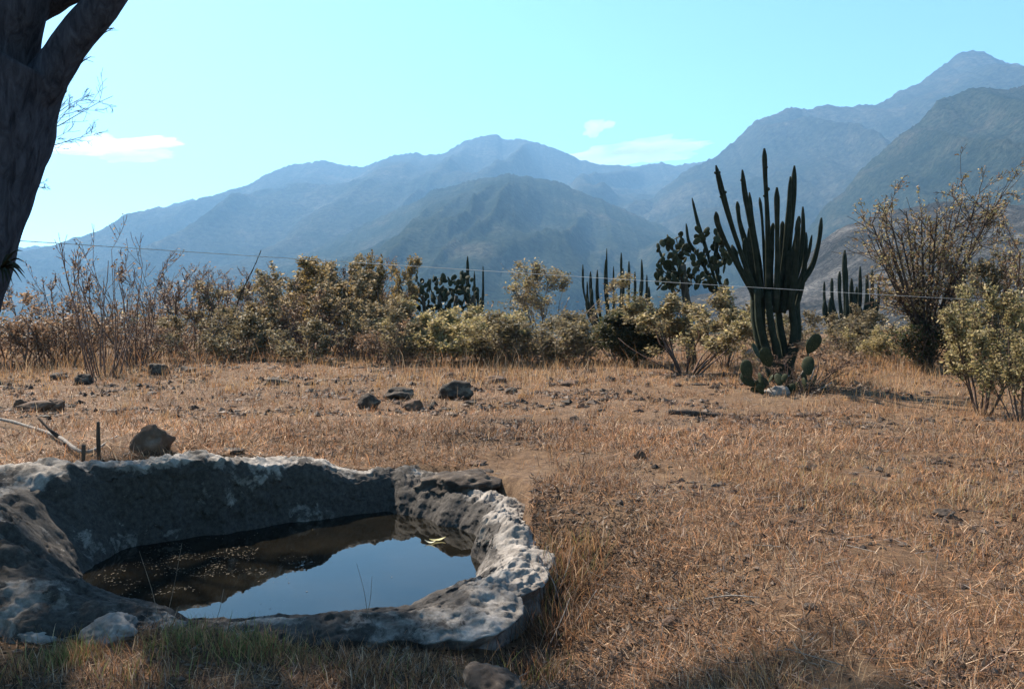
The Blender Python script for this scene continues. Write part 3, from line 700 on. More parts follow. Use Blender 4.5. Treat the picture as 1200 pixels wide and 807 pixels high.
tag(ft, 'large tree of many dark fanned stems with bare spreading twigs', 'tree')

# ------------------------------------------------------------------ columnar cacti
m, n, l, b = newmat('cactus_skin')
co = coord(n); f = noise(n, l, co, 5, 6, 0.6)
l.new(ramp(n, l, f, [(0.3, (0.012, 0.016, 0.011)), (0.6, (0.026, 0.031, 0.021)), (0.8, (0.06, 0.056, 0.04))]), b.inputs['Base Color'])
b.inputs['Roughness'].default_value = 0.85; b.inputs['Specular IOR Level'].default_value = 0.08
M['cactus'] = m
M['cactus_wood'] = mat_bark('cactus_trunk', (0.03, 0.026, 0.02), (0.10, 0.085, 0.065), 10, 0.6)
def cstem(name, pts, r, parent, mat, seed=0, ribs=8, npt=7, knobs=0):
    path = catmull(pts, npt); L = len(path); t = np.linspace(0, 1, L)
    rad = r * (0.86 + 0.14 * np.sin(t * 9 + seed)) * (1 - 0.18 * t) * np.clip((1 - t) * 9 + 0.18, 0, 1) ** 0.6
    v, F = tube(path, rad, ribs * 4, 0.05, seed, ribs, 0.42, 4)
    parts = [(v, F)]
    if knobs:
        rg = np.random.default_rng(seed)
        for _ in range(knobs):                                # fruit and buds near the tip
            i = rg.integers(int(L * .55), L - 1); a = rg.uniform(0, 6.28); c = path[i] + np.array([math.cos(a), math.sin(a) * .6, 0]) * rad[i] * 1.05
            bm = bmesh.new(); bmesh.ops.create_icosphere(bm, subdivisions=1, radius=rg.uniform(.03, .05))
            vv = np.array([x.co[:] for x in bm.verts]) + c; ff = np.array([[x.index for x in fc.verts] for fc in bm.faces]); bm.free(); parts.append((vv, [ff]))
    v, F = join(parts)
    return mobj(name, npmesh(name, v, F, smooth_shade=True), mat, parent)
cb = gp(912, 449); CYD = cb.y
cac = empty('giant_cactus', cb); rng = np.random.default_rng(3)
def Z(zx, zy, dy=0.0): return np.array(P(660 + zx / 2.5206, 160 + zy / 2.5206, CYD + dy) - cb)
stems = [[(575, 480), (545, 400), (500, 270), (470, 165), (451, 85)], [(585, 480), (575, 400), (555, 260), (537, 170), (529, 98)], [(590, 500), (583, 410), (562, 280), (550, 165)],
         [(570, 470), (548, 350), (522, 255), (514, 192)], [(605, 520), (607, 420), (604, 260), (597, 120), (594, 35)], [(628, 520), (632, 420), (632, 260), (631, 150)],
         [(645, 520), (657, 430), (672, 280), (680, 170), (683, 86)], [(636, 510), (643, 430), (657, 320), (667, 220), (671, 118)], [(660, 500), (681, 440), (697, 370), (708, 290), (708, 207)],
         [(655, 510), (680, 465), (712, 420), (738, 375), (756, 305), (763, 240)], [(650, 480), (668, 400), (688, 300), (697, 235)], [(600, 460), (594, 350), (587, 240), (580, 180)],
         [(575, 480), (530, 405), (488, 330), (458, 262), (451, 222)], [(660, 500), (690, 440), (722, 355), (735, 290)], [(600, 500), (575, 420), (555, 340), (548, 270)], [(620, 500), (612, 400), (616, 300), (620, 255)],
         [(640, 500), (648, 400), (646, 300), (648, 250)], [(590, 510), (555, 440), (520, 380), (498, 320)]]
rs_ = random.Random(2)
for i in range(7):                                      # shorter columns filling the heart of the clump
    bx, by = rs_.uniform(560, 680), rs_.uniform(480, 540); tx = 612 + (bx - 612) * rs_.uniform(1.2, 1.9) + rs_.uniform(-12, 12); ty = rs_.uniform(240, 400)
    stems.append([(bx, by), (bx + (tx - bx) * .55, by + (ty - by) * .3), (bx + (tx - bx) * .9, by + (ty - by) * .65), (tx, ty)])
for i, st in enumerate(stems):
    dy = rng.uniform(-.7, .7) if i not in (4, 6, 9) else 0.1 * i - .6
    pts = [Z(x, y, dy * (0.25 + 0.75 * j / (len(st) - 1))) for j, (x, y) in enumerate(st)]
    cstem('stem', pts, (0.072 if i not in (11, 13) else 0.042), cac, M['cactus'], i + 1, 8, 7, 5 if i in (4, 0, 1, 2) else 0)
for i, st in enumerate([[(640, 735), (612, 660), (588, 590), (576, 520), (574, 450)], [(640, 735), (632, 640), (615, 560), (604, 460)], [(652, 735), (672, 640), (682, 570), (672, 480), (668, 400)],
                        [(636, 735), (606, 650), (588, 570), (586, 450)], [(648, 735), (655, 640), (640, 560), (632, 460)], [(652, 735), (676, 650), (692, 590), (690, 520), (690, 440)], [(630, 735), (602, 670), (580, 610), (566, 550), (562, 470)]]):
    dy = (i - 3) * .14
    path = catmull([Z(x, y, dy * (j / 4)) for j, (x, y) in enumerate(st)], 6)
    v, F = tube(path, np.interp(np.linspace(0, 1, len(path)), [0, .3, 1], [.11, .085, .07]), 16, .12, i + 40, 8, .28, 5)
    mobj('trunk', npmesh('trunk', v, F, smooth_shade=True), M['cactus'], cac)
tag(cac, 'giant dark candelabra cactus with many tall upright columns', 'cactus')
def cluster(px, py, tips, r, label, seed, Yoff=0.0):
    b0 = gp(px, py); e = empty('column_cactus', b0); rg = np.random.default_rng(seed)
    tips = tips + [(tx + rg.uniform(-7, 7), ty + rg.uniform(12, 40), lx) for tx, ty, lx in tips]
    for i, (tx, ty, lx) in enumerate(tips):
        dy = rg.uniform(-1, 1)
        pts = [P(px + (tx - px) * .55 + lx, py + 2, b0.y + dy) - b0, P(px + (tx - px) * .8 + lx, (py * 2 + ty) / 3, b0.y + dy) - b0, P(tx + lx * .3, (py + ty * 2) / 3, b0.y + dy) - b0, P(tx, ty, b0.y + dy) - b0]
        pts[0][2] = -0.1
        cstem('stem', [np.array(p) for p in pts], r * rg.uniform(.8, 1.15), e, M['cactus'], seed * 10 + i, 7, 5)
    return tag(e, label, 'cactus')
cluster(722, 408, [(683, 310, 4), (692, 318, 3), (700, 316, 0), (711, 291, 0), (719, 312, 0), (728, 296, 0), (737, 306, 0), (744, 318, 0), (752, 304, 0), (758, 322, -3), (688, 330, 6)], .085,
        'far clump of thin column cactus behind the yellow topped bush', 5)
cluster(1000, 408, [(966, 330, 3), (975, 326, 2), (984, 318, 0), (990, 293, 0), (998, 326, 0), (1008, 312, 0), (1016, 322, 0), (1022, 316, 0), (1030, 330, -2), (1004, 336, 0)], .10,
        'small column cactus clump between giant cactus and fan stemmed tree', 6)
cluster(556, 408, [(548, 300, 0), (556, 318, 0), (566, 312, 0)], .085, 'three thin cactus columns beside the dark prickly pear tree', 7)

# ------------------------------------------------------------------ prickly pears (each pad a part)
def pad_mesh(seed):
    n1, n2 = 14, 9; v = []
    for i in range(n2):
        f = i / (n2 - 1); a = math.pi * f
        w = math.sin(a) * (0.62 + 0.38 * f) ; z = 0.5 - 0.5 * math.cos(a)
        for j in range(n1):
            t = 2 * math.pi * j / n1; v.append((w * 0.42 * math.cos(t), w * 0.075 * math.sin(t) + 0.02 * math.sin(seed + 3 * z), z))
    v = np.array(v); v[:, 0] += 0.03 * np.sin(seed + v[:, 2] * 4)
    return npmesh('pad', v, [gridfaces(n2, n1, True)], smooth_shade=True)
m, n, l, b = newmat('pad_skin'); co = coord(n)
f = noise(n, l, co, 4, 5, .6)
vo = n.new('ShaderNodeTexVoronoi'); vo.inputs['Scale'].default_value = 9; l.new(co, vo.inputs['Vector'])
c = ramp(n, l, f, [(0.35, (0.016, 0.021, 0.009)), (0.7, (0.04, 0.043, 0.019))])
c = mix(n, l, ramp(n, l, vo.outputs['Distance'], [(0.1, (1, 1, 1)), (0.2, (0, 0, 0))]), c, (0.12, 0.10, 0.06))
l.new(c, b.inputs['Base Color']); b.inputs['Roughness'].default_value = 0.75; b.inputs['Specular IOR Level'].default_value = 0.15
M['pad'] = m
shrub('bare', 925, 455, 412, 80, 'tangle of bare dry twigs at the foot of the giant cactus', 'dry_brush')
shrub('dry', 945, 448, 396, 110, 'brown dry brush beside the trunk of the giant cactus', 'dry_brush')
shrub('olive2', 885, 440, 372, 60, 'sparse olive bush against the giant cactus trunk', group=G)
PADS = [pad_mesh(i) for i in range(3)]
for p_ in PADS: p_.materials.append(m)
def pads(parent, rng, starts, size, gens, inside=None, limit=90):
    """starts: (position, direction). New pads sprout from the upper rim of older ones."""
    q = [(Vector(p), Vector(d).normalized(), rng.uniform(0, 6.28), 0) for p, d in starts]; c = 0
    while q and c < limit:
        p, d, tw, g = q.pop(0)
        s = size * rng.uniform(.8, 1.15)
        rot = d.to_track_quat('Z', 'Y').to_matrix() @ Matrix.Rotation(tw, 3, 'Z')
        tip = p + d * s
        if inside and not inside(tip): continue
        o = link(bpy.data.objects.new('pad', PADS[c % 3]), parent); c += 1
        o.matrix_local = Matrix.Translation(p) @ rot.to_4x4() @ Matrix.Diagonal((s, s * rng.uniform(.9, 1.3), s, 1))
        if g < gens:
            for k in range(rng.choice([1, 2, 2, 3])):
                a = rng.uniform(-1.0, 1.0)
                side = rot @ Vector((math.sin(a), 0, math.cos(a)))
                r_ = p + rot @ Vector((math.sin(a) * .34 * s, 0, s * (.56 + .38 * math.cos(a))))
                dd = (side + Vector((rng.gauss(0, .3), rng.gauss(0, .3), rng.gauss(.15, .2)))).normalized()
                q.append((r_, dd, tw + rng.uniform(.3, 2.4), g + 1))
rr_ = random.Random(4)
b0 = gp(812, 428); op = empty('prickly_pear_tree', b0)
tp = [np.array(P(x, y, b0.y + dy) - b0) for x, y, dy in [(812, 428, 0), (808, 380, 0), (802, 335, 0), (800, 310, 0)]]; tp[0][2] = -.1
v, F = tube(catmull(tp, 5), np.linspace(.15, .09, 16), 10, .15, 5); mobj('trunk', npmesh('trunk', v, F, smooth_shade=True), M['cactus_wood'], op)
cc, kx = P(812, 308, b0.y) - b0, b0.y / FPX
pads(op, rr_, [(P(x, y, b0.y + dy) - b0, (sx, dy * .6, 1)) for x, y, sx, dy in [(800, 318, 0, 0), (790, 322, -1, .2), (812, 322, .8, -.2), (803, 330, .3, .5), (796, 334, -.6, -.5), (820, 330, 1.2, .3), (782, 322, -1, -.2), (815, 312, .6, .1), (792, 310, -.5, 0), (778, 330, -.6, .1), (825, 338, .5, -.2), (806, 345, 0, .3), (834, 318, .7, .1), (785, 340, -.4, 0), (842, 330, .3, .2), (850, 345, .3, .1), (838, 345, -.2, 0), (846, 310, .2, .2), (826, 322, 0, .2), (795, 330, -.2, .3), (815, 340, .2, -.3), (772, 335, -.5, .2)]]
      + [(cc + Vector((rr_.uniform(-42, 42) * kx, rr_.uniform(-30, 30) * kx, rr_.uniform(-40, 28) * kx)), (rr_.gauss(0, .6), rr_.gauss(0, .5), 1)) for _ in range(90)],
     .26, 5, lambda t: ((t.x - cc.x) / (54 * kx)) ** 2 + ((t.y - cc.y) / (38 * kx)) ** 2 + ((t.z - cc.z) / (48 * kx)) ** 2 < 1, 260)
for st in [[(838, 345), (822, 305), (808, 285), (804, 262)], [(842, 345), (830, 300), (818, 262), (811, 232)], [(850, 350), (838, 310), (842, 275), (838, 256)]]:
    cstem('stem', [np.array(P(x, y, b0.y + .2) - b0) for x, y in st], .07, op, M['cactus'], 3, 6, 5)
tag(op, 'dark bushy prickly pear tree with a round crown beside the giant cactus', 'cactus')
b0 = gp(514, 412); op2 = empty('prickly_pear_tree', b0); kx = b0.y / FPX
st_ = []
for i in range(22):
    x = 462 + 5.0 * i; y = 345 + 14 * rr_.random(); st_.append((P(x, y, b0.y + rr_.uniform(-.8, .8)) - b0, (rr_.gauss(0, .5), rr_.gauss(0, .4), 1)))
for i in range(5):
    x = 475 + 20 * i; a = [P(514 + (x - 514) * .3, 412, b0.y) - b0, P(514 + (x - 514) * .7, 385, b0.y) - b0, P(x, 346, b0.y) - b0]; a[0].z = -.1
    v, F = tube(catmull(a, 5), np.linspace(.12, .08, 11), 8, .15, i); mobj('trunk', npmesh('trunk', v, F, smooth_shade=True), M['cactus_wood'], op2)
cc = P(514, 348, b0.y) - b0
st_ += [(P(rr_.gauss(514, 24), rr_.uniform(326, 372), b0.y + rr_.uniform(-.7, .7)) - b0, (rr_.gauss(0, .6), rr_.gauss(0, .5), 1)) for _ in range(110)]
pads(op2, rr_, st_, .3, 2, lambda t: ((t.x - cc.x) / (60 * kx)) ** 2 + ((t.y - cc.y) / (1.4)) ** 2 + ((t.z - cc.z) / (40 * kx)) ** 2 < 1, 220)
tag(op2, 'wide dark prickly pear tree rising behind the pale bushes', 'cactus')
# low prickly pear at the foot of the giant cactus: pads placed one by one
b0 = gp(912, 461); op3 = empty('prickly_pear', b0)
PL = [(878, 445, 872, 416, .1), (884, 452, 868, 436, .3), (893, 458, 876, 456, .2), (902, 430, 893, 402, .3), (890, 420, 880, 398, 0), (918, 462, 900, 462, .4),
      (948, 440, 947, 412, -.1), (947, 414, 962, 386, -.2), (947, 420, 946, 392, .1), (952, 452, 958, 436, .2), (942, 460, 934, 444, .3),
      (895, 462, 886, 450, -.3), (960, 462, 966, 452, .1), (926, 462, 930, 446, 0)]
for i, (x0, y0, x1, y1, dy) in enumerate(PL):
    p0, p1 = P(x0, y0, b0.y + dy) - b0, P(x1, y1, b0.y + dy + rr_.uniform(-.1, .1)) - b0
    d = p1 - p0; s = max(d.length, .26) * .82; rot = d.to_track_quat('Z', 'Y').to_matrix() @ Matrix.Rotation(rr_.uniform(-.6, .6) + (math.pi if i % 2 else 0), 3, 'Z')
    # turn the flat face roughly towards the open field, with variation
    xax = d.normalized().cross(Vector((0, 1, 0))).normalized(); yax = d.normalized().cross(xax)
    rot = Matrix((xax, yax, d.normalized())).transposed() @ Matrix.Rotation(rr_.uniform(-1.1, 1.1), 3, 'Z')
    o = link(bpy.data.objects.new('pad', PADS[i % 3]), op3); o.matrix_local = Matrix.Translation(p0) @ rot.to_4x4() @ Matrix.Diagonal((s * .95, s * .8, s, 1))
for i in range(16):
    x0, y0 = rr_.uniform(876, 962), rr_.uniform(446, 462); p0 = P(x0, y0, b0.y + rr_.uniform(-.2, .5)) - b0; p0.z = max(p0.z, -.02)
    d = Vector((rr_.gauss(0, .7), rr_.gauss(0, .5), 1)).normalized(); s = rr_.uniform(.18, .3)
    o = link(bpy.data.objects.new('pad', PADS[i % 3]), op3); o.matrix_local = Matrix.Translation(p0) @ (d.to_track_quat('Z', 'Y').to_matrix() @ Matrix.Rotation(rr_.uniform(0, 3), 3, 'Z')).to_4x4() @ Matrix.Diagonal((s, s, s, 1))
tag(op3, 'low prickly pear with broad round pads at the giant cactus foot', 'cactus')
for i, (a, c, r_) in enumerate([((944, 456), (955, 430), .02), ((930, 450), (944, 430), .02), ((910, 452), (925, 440), .025), ((948, 462), (975, 448), .02), ((905, 456), (892, 440), .015)]):
    p0 = gp(*a); stick('dead_branch', [up(p0, -.03), P((a[0] + c[0]) / 2 + 1, (a[1] + c[1]) / 2, p0.y), P(c[0], c[1], p0.y + .1)], r_, r_ * .6, M['greywood'], 'pale dead stick leaning among the low prickly pear pads', 'stick', 'dead sticks at the cactus foot', nside=5)
rng = np.random.default_rng(8); sg, an = [], []
p0 = gp(940, 460)
for _ in range(40): grow(rng, [rng.normal() * .35, rng.normal() * .15, 0.02], [rng.normal(), rng.normal() * .5, .45], rng.uniform(.3, .8), .012, 1, 2, dict(BUSHY, up=-.03), sg, an)
o = link(bpy.data.objects.new('brush_pile', segmesh('brush_pile', sg, 3, M['darkwood']))); o.location = p0
tag(o, 'heap of dark dead twigs under the low prickly pear', 'brush pile')

# ------------------------------------------------------------------ leaning tree at the left
TY = 4.9
tb = P(-150, 717, TY); tb.z = gzf(tb.x, tb.y)
tree = empty('leaning_tree', tb); rng = np.random.default_rng(12)
def T_(x, y, Y): return np.array(P(x, y, Y) - tb)
pth = [np.array([-.12, .05, -.25]), T_(-140, 560, TY - .05), T_(-95, 400, TY - .1), T_(-52, 290, TY - .15), T_(-28, 200, TY - .15), T_(-2, 120, TY - .15), T_(22, 72, TY - .15)]
path = catmull(pth, 12); tt = np.linspace(0, 1, len(path))
rad = np.interp(tt, [0, .1, .3, .6, .8, 1], [.52, .42, .36, .345, .31, .25])
v, F = tube(path, rad, 40, .16, 3, 0, 0, 2.2); mobj('trunk', npmesh('trunk', v, F, smooth_shade=True), M['bark'], tree)
def limb(pts, r0, r1, n=8, seed=0, ns=18):
    path = catmull(pts, n); v, F = tube(path, np.linspace(r0, r1, len(path)), ns, .16, seed, 0, 0, 3)
    mobj('limb', npmesh('limb', v, F, smooth_shade=True), M['bark'], tree); return path
Y0 = TY - .15
la = limb([T_(30, 125, Y0), T_(62, 82, Y0), T_(86, 45, Y0), T_(124, 0, Y0), T_(175, -70, Y0), np.array([-1.7, 5.3, 4.6]) - np.array(tb), np.array([-1.3, 5.9, 5.3]) - np.array(tb), np.array([-1.0, 6.4, 6.0]) - np.array(tb)], .125, .05, 8, 5)
lb = limb([T_(-20, 150, Y0), T_(-8, 90, Y0), T_(6, 50, Y0), T_(30, 0, Y0), T_(70, -90, Y0 + .2), np.array([-3.4, 6.4, 5.2]) - np.array(tb), np.array([-3.9, 7.0, 5.8]) - np.array(tb), np.array([-4.2, 7.6, 6.4]) - np.array(tb)], .215, .06, 8, 6)
lf = limb([T_(-60, 0, Y0 + .4), np.array([-4.6, 6.6, 4.6]) - np.array(tb), np.array([-6.0, 8.0, 5.2]) - np.array(tb), np.array([-6.7, 9.6, 5.8]) - np.array(tb), np.array([-6.9, 11.4, 6.6]) - np.array(tb)], .2, .06, 8, 17)
lc = limb([T_(-30, 140, Y0 + .1), T_(-40, 40, Y0 + .3), T_(-60, -60, Y0 + .6), np.array([-4.2, 6.8, 5.0]) - np.array(tb), np.array([-5.2, 8.4, 5.9]) - np.array(tb), np.array([-6.0, 9.6, 6.4]) - np.array(tb)], .24, .06, 8, 7)
ld = limb([T_(12, 30, Y0 + .12), T_(70, -8, Y0 + .1), T_(120, -30, Y0 + .05), T_(160, -80, Y0), np.array([-1.7, 3.6, 4.6]) - np.array(tb), np.array([-.6, 2.6, 5.6]) - np.array(tb)], .10, .04, 8, 8)
le = limb([T_(-60, 60, Y0 + .2), T_(-120, -60, Y0), np.array([-5.0, 4.5, 5.2]) - np.array(tb), np.array([-6.5, 5, 6.2]) - np.array(tb)], .18, .05, 8, 9)
segs, anch = [], []
def hidden(p):          # the crown stays as high as the photograph shows open sky below it
    w = p + np.array(tb)[None, :]
    el = (w[:, 2] - CAM_Z) / np.maximum(w[:, 1], .1)
    return (el > 0.425) | (w[:, 0] < -0.70 * w[:, 1]) | (w[:, 1] < .3)
PR = dict(jit=.16, up=.03, up2=.6, kids=.95, ang=(.4, 1.0), lr=.62, r=.04, rmin=.005, first=1, leaf_lev=2, n=5)
for L in (lb, lc, lc, ld, le, lf, lf):
    for i in range(len(L) // 2 + 1, len(L), 3):
        for _ in range(2):
            d = rng.normal(size=3); d[2] = abs(d[2]) * .6 + .15; d /= np.linalg.norm(d)
            grow(rng, L[i], d, rng.uniform(.8, 1.6), .03, 0, 3, PR, segs, anch)
ends = np.array([s_[1] for s_ in segs]); kp = hidden(ends) & hidden(np.array([s_[0] for s_ in segs]))
segs = [s_ for s_, k_ in zip(segs, kp) if k_]
link(bpy.data.objects.new('branches', segmesh('branches', segs, 4, M['bark'])), tree)
lm = leafmesh('crown', rng, anch, 3, .06, [(0.06, 0.07, 0.03), (0.09, 0.09, 0.04), (0.11, 0.10, 0.05)], .1, M['leaf'], keep=hidden, clump=.5)
link(bpy.data.objects.new('crown', lm), tree)
# fine bare twigs standing out from the trunk
sg, an = [], []
for (x0, y0, x1, y1) in [(40, 165, 112, 88), (45, 150, 104, 118), (38, 180, 100, 150), (50, 130, 96, 108), (42, 175, 88, 128), (30, 215, 70, 215)]:
    a, c = T_(x0, y0, TY + .3), T_(x1, y1, TY + .5); d = c - a
    grow(rng, a, d / np.linalg.norm(d), np.linalg.norm(d), .0045, 1, 3, dict(jit=.12, up=0, kids=1.2, ang=(.3, .9), lr=.5, rmin=.0014, n=6, first=1, taper=.85), sg, an)
link(bpy.data.objects.new('twigs', segmesh('twigs', sg, 3, M['bark'])), tree)
sg = []
for (x0, y0, x1, y1) in [(112, 48, 127, 27), (95, 74, 106, 64), (118, 38, 132, 34)]:
    a, c = T_(x0, y0, Y0 + .05), T_(x1, y1, Y0 + .1); d = c - a
    grow(rng, a, d / np.linalg.norm(d), np.linalg.norm(d), .005, 1, 2, dict(jit=.12, up=0, kids=.8, ang=(.3, .9), lr=.5, rmin=.0016, n=4, first=1), sg, an)
link(bpy.data.objects.new('twigs', segmesh('twigs', sg, 3, M['bark'])), tree)
tag(tree, 'thick dark leaning tree trunk with forked limbs above the basin', 'tree')
# epiphyte: strap leaves hanging from the trunk's side
ep0 = P(2, 312, TY - .50); ep = empty('air_plant', ep0)
for i, (x, y) in enumerate([(27, 294), (30, 308), (29, 320), (26, 331), (15, 333), (10, 334), (4, 336), (14, 300), (30, 326), (-4, 336), (8, 330), (17, 312)]):
    e = P(x, y, TY - .55 + .10 * math.sin(i * 2.1)) - ep0; mid = e * .55 + Vector((0, 0, .035)); n_ = 7
    pts = catmull([np.zeros(3), np.array(mid), np.array(e)], 4); w = np.interp(np.linspace(0, 1, len(pts)), [0, .4, 1], [.012, .011, .001])
    sd_ = np.array([0, 1, .3]) if i % 2 else np.array([.3, .8, .6]); sd_ = sd_ / np.linalg.norm(sd_)
    nv = np.cross(sd_, pts[-1]); nv = nv / (np.linalg.norm(nv) + 1e-9)
    v = np.concatenate([pts + sd_ * w[:, None], pts + nv * w[:, None] * .9, pts - sd_ * w[:, None]], 0).reshape(3, -1, 3).transpose(1, 0, 2).reshape(-1, 3)
    mobj('leaf', npmesh('leaf', v, [gridfaces(len(pts), 3)], smooth_shade=True), M['cactus'], ep)
tag(ep, 'small dark spiky air plant clinging to the leaning trunk', 'plant')

# ------------------------------------------------------------------ wire strung from the tree across the field
w0 = P(12, 281.5, TY); w1 = P(1262, 357, 15.0)
pts = []
for i in range(13):
    t = i / 12; p_ = w0.lerp(w1, t); p_.z -= 0.10 * 4 * t * (1 - t) * 0.25; pts.append(p_)
path = catmull(pts, 4); v, F = tube(path, np.full(len(path), .0024), 5)
m, n, l, b = newmat('galvanised_wire'); b.inputs['Base Color'].default_value = (.45, .42, .39, 1); b.inputs['Metallic'].default_value = .0; b.inputs['Roughness'].default_value = .5
tag(mobj('wire', npmesh('wire', v, F, smooth_shade=True), m), 'thin pale wire strung from the leaning tree over the field', 'wire')
pb = Vector((w1.x, w1.y, gzf(w1.x, w1.y)))
stick('fence_post', [up(pb, -.3), up(pb, 1.0), up(w1, .15)], .06, .05, M['greywood'], 'rough wooden post holding the far end of the wire', 'post', nside=10, rough=.15)

# ------------------------------------------------------------------ grass, straw and litter
def blades(name, pos, h, w, lean, cols, rng, lie=None, mat=None, bend=0.35, simple=False):
    N = len(pos); a = rng.uniform(0, 2 * np.pi, N)
    d = np.stack([np.cos(a) * lean, np.sin(a) * lean, np.sqrt(np.maximum(1 - lean ** 2, .01))], 1)
    b_ = rng.uniform(0, 2 * np.pi, N); u = np.stack([np.cos(b_), np.sin(b_), 0 * b_], 1)
    mid = pos + d * (h * .55)[:, None]; d2 = d + np.stack([np.cos(a), np.sin(a), -0.5 + 0 * a], 1) * bend * rng.uniform(0, 1, N)[:, None]; d2 /= np.linalg.norm(d2, axis=1)[:, None]
    tip = mid + d2 * (h * .45)[:, None]
    v = np.stack([pos - u * w[:, None] * .5, pos + u * w[:, None] * .5, mid + u * w[:, None] * .35, mid - u * w[:, None] * .35, tip], 1).reshape(-1, 3)
    if simple:
        v = np.stack([pos - u * w[:, None] * .5, pos + u * w[:, None] * .5, tip], 1).reshape(-1, 3)
        return npmesh(name, v, [np.arange(N * 3).reshape(-1, 3)], cols=np.repeat(cols, 3, 0))
    k = np.arange(N)[:, None] * 5
    return npmesh(name, v, [k + np.array([[0, 1, 2, 3]]), k + np.array([[3, 2, 4]])], cols=np.repeat(cols, 5, 0))
STRAW = np.array([(0.35, 0.17, 0.08), (0.42, 0.225, 0.115), (0.20, 0.095, 0.05), (0.54, 0.38, 0.25), (0.08, 0.047, 0.031), (0.37, 0.18, 0.082), (0.31, 0.225, 0.175), (0.05, 0.033, 0.024), (0.24, 0.125, 0.06), (0.13, 0.07, 0.042)])
GOLD = np.array([(0.42, 0.23, 0.095), (0.48, 0.285, 0.13), (0.32, 0.165, 0.072), (0.48, 0.325, 0.19)])
GREEN = np.array([(0.16, 0.17, 0.05), (0.22, 0.21, 0.07), (0.12, 0.13, 0.04), (0.30, 0.25, 0.10)])
def scatter(rng, N, ymin, ymax, powr, xk=0.86):
    Y = (rng.uniform(ymin ** (2 - powr), ymax ** (2 - powr), N)) ** (1 / (2 - powr)); X = rng.uniform(-xk, xk, N) * Y * 1.0 + rng.uniform(-1, 1, N)
    return X, Y
def inbasin(X, Y, q0=1.0, extra=0.0):
    dx, dy = X - BC[0], Y - BC[1]; t = np.arctan2(dy, dx); rr = np.hypot(dx, dy)
    return rr < (Rw(t) + (rimp(np.degrees(t), 2) + rimp(np.degrees(t), 3)) * q0 + extra)
def colpick(rng, pal, N): return pal[rng.integers(0, len(pal), N)] * rng.uniform(.6, 1.3, N)[:, None]
rng = np.random.default_rng(21)
# short straw and flattened litter
def straw(N0, y0, y1, pw, hk, simple):
    X, Y = scatter(rng, N0, y0, y1, pw)
    dens = 0.60 + 0.75 * fbm(X * 1.3, Y * 1.3, 0, 4, 61)
    k = (rng.random(len(X)) < dens) & ~inbasin(X, Y, 0.95)
    X, Y = X[k], Y[k]; N = len(X); far = np.clip(Y / 8., .6, 4)
    pt = fbm(X * .5, Y * .5, 0, 3, 63)
    h = rng.uniform(.03, .13, N) * (0.75 + 0.4 * far ** .5) * hk; w = rng.uniform(.003, .0105, N) * far
    lean = np.where(rng.random(N) < .74, rng.uniform(.93, .998, N), rng.uniform(.15, .9, N))
    pos = np.stack([X, Y, gz(X, Y) + rng.uniform(-.005, .012, N)], 1)
    c = colpick(rng, STRAW, N) * (1 + .25 * pt)[:, None]
    me = blades('dry_straw', pos, h, w, lean, c, rng, simple=simple)
    tag(mobj('dry_straw', me, M['straw']), 'short flattened dry straw covering the reddish field ' + ('beyond the rocks' if simple else 'around the basin'), 'straw', kind='stuff')
straw(360000, 2.4, 11, 1.5, 1.0, False)
straw(330000, 11, 46, 1.6, 1.0, True)
# taller golden grass: along the field's far edge and on the right
X, Y = scatter(rng, 90000, 5, 42, 1.2)
edge_ = smooth(.1, .45, fbm(X * .35, Y * .35, 0, 3, 71)) * smooth(14, 22, Y) + smooth(2.2, 5.5, X - 0.12 * Y) * smooth(5.5, 9, Y) * (0.18 + .4 * smooth(0, .4, fbm(X * .6, Y * .6, 0, 2, 72))) + 0.05
edge_ = np.maximum(edge_, 0.9 * smooth(19, 24, Y) * np.exp(-((X - 0.08 * Y) / (.10 * Y)) ** 2))
k = (rng.random(len(X)) < edge_ * .8) & ~inbasin(X, Y)
X, Y = X[k], Y[k]; N = len(X)
h = rng.uniform(.12, .42, N) * np.where(Y > 12, 1, .55); w = rng.uniform(.004, .007, N) * np.clip(Y / 10, .8, 2.6)
lean = rng.uniform(.05, .6, N); pos = np.stack([X, Y, gz(X, Y) - .01], 1)
tag(mobj('golden_grass', blades('golden_grass', pos, h, w, lean, colpick(rng, GOLD, N), rng), M['straw']), 'taller golden dry grass along the field edge', 'grass', kind='stuff')
# dark crumbs of soil and dung, too many to count
Xc, Yc_ = scatter(rng, 46000, 2.6, 34, 1.55); k = (rng.random(len(Xc)) < .25 + 1.3 * fbm(Xc * .9, Yc_ * .9, 0, 3, 64)) & ~inbasin(Xc, Yc_, 1.02); Xc, Yc_ = Xc[k], Yc_[k]; N = len(Xc)
oc = np.array([(1, 0, 0), (-1, 0, 0), (0, 1, 0), (0, -1, 0), (0, 0, 1), (0, 0, -1.)]); of = np.array([(0, 2, 4), (2, 1, 4), (1, 3, 4), (3, 0, 4), (2, 0, 5), (1, 2, 5), (3, 1, 5), (0, 3, 5)])
sz_ = rng.uniform(.005, .024, N) * np.clip(Yc_ / 7, .8, 2.6) * rng.uniform(.5, 1.4, N); vv = oc[None] * rng.uniform(.5, 1.5, (N, 6, 1)) * np.stack([sz_ * rng.uniform(.8, 2.2, N), sz_ * rng.uniform(.8, 1.6, N), sz_ * .8], 1)[:, None, :] + np.stack([Xc, Yc_, gz(Xc, Yc_) + sz_ * .3], 1)[:, None, :]
cc2 = np.array([(0.06, 0.036, 0.025), (0.035, 0.024, 0.018), (0.11, 0.062, 0.042), (0.17, 0.12, 0.09)])[rng.integers(0, 4, N)]
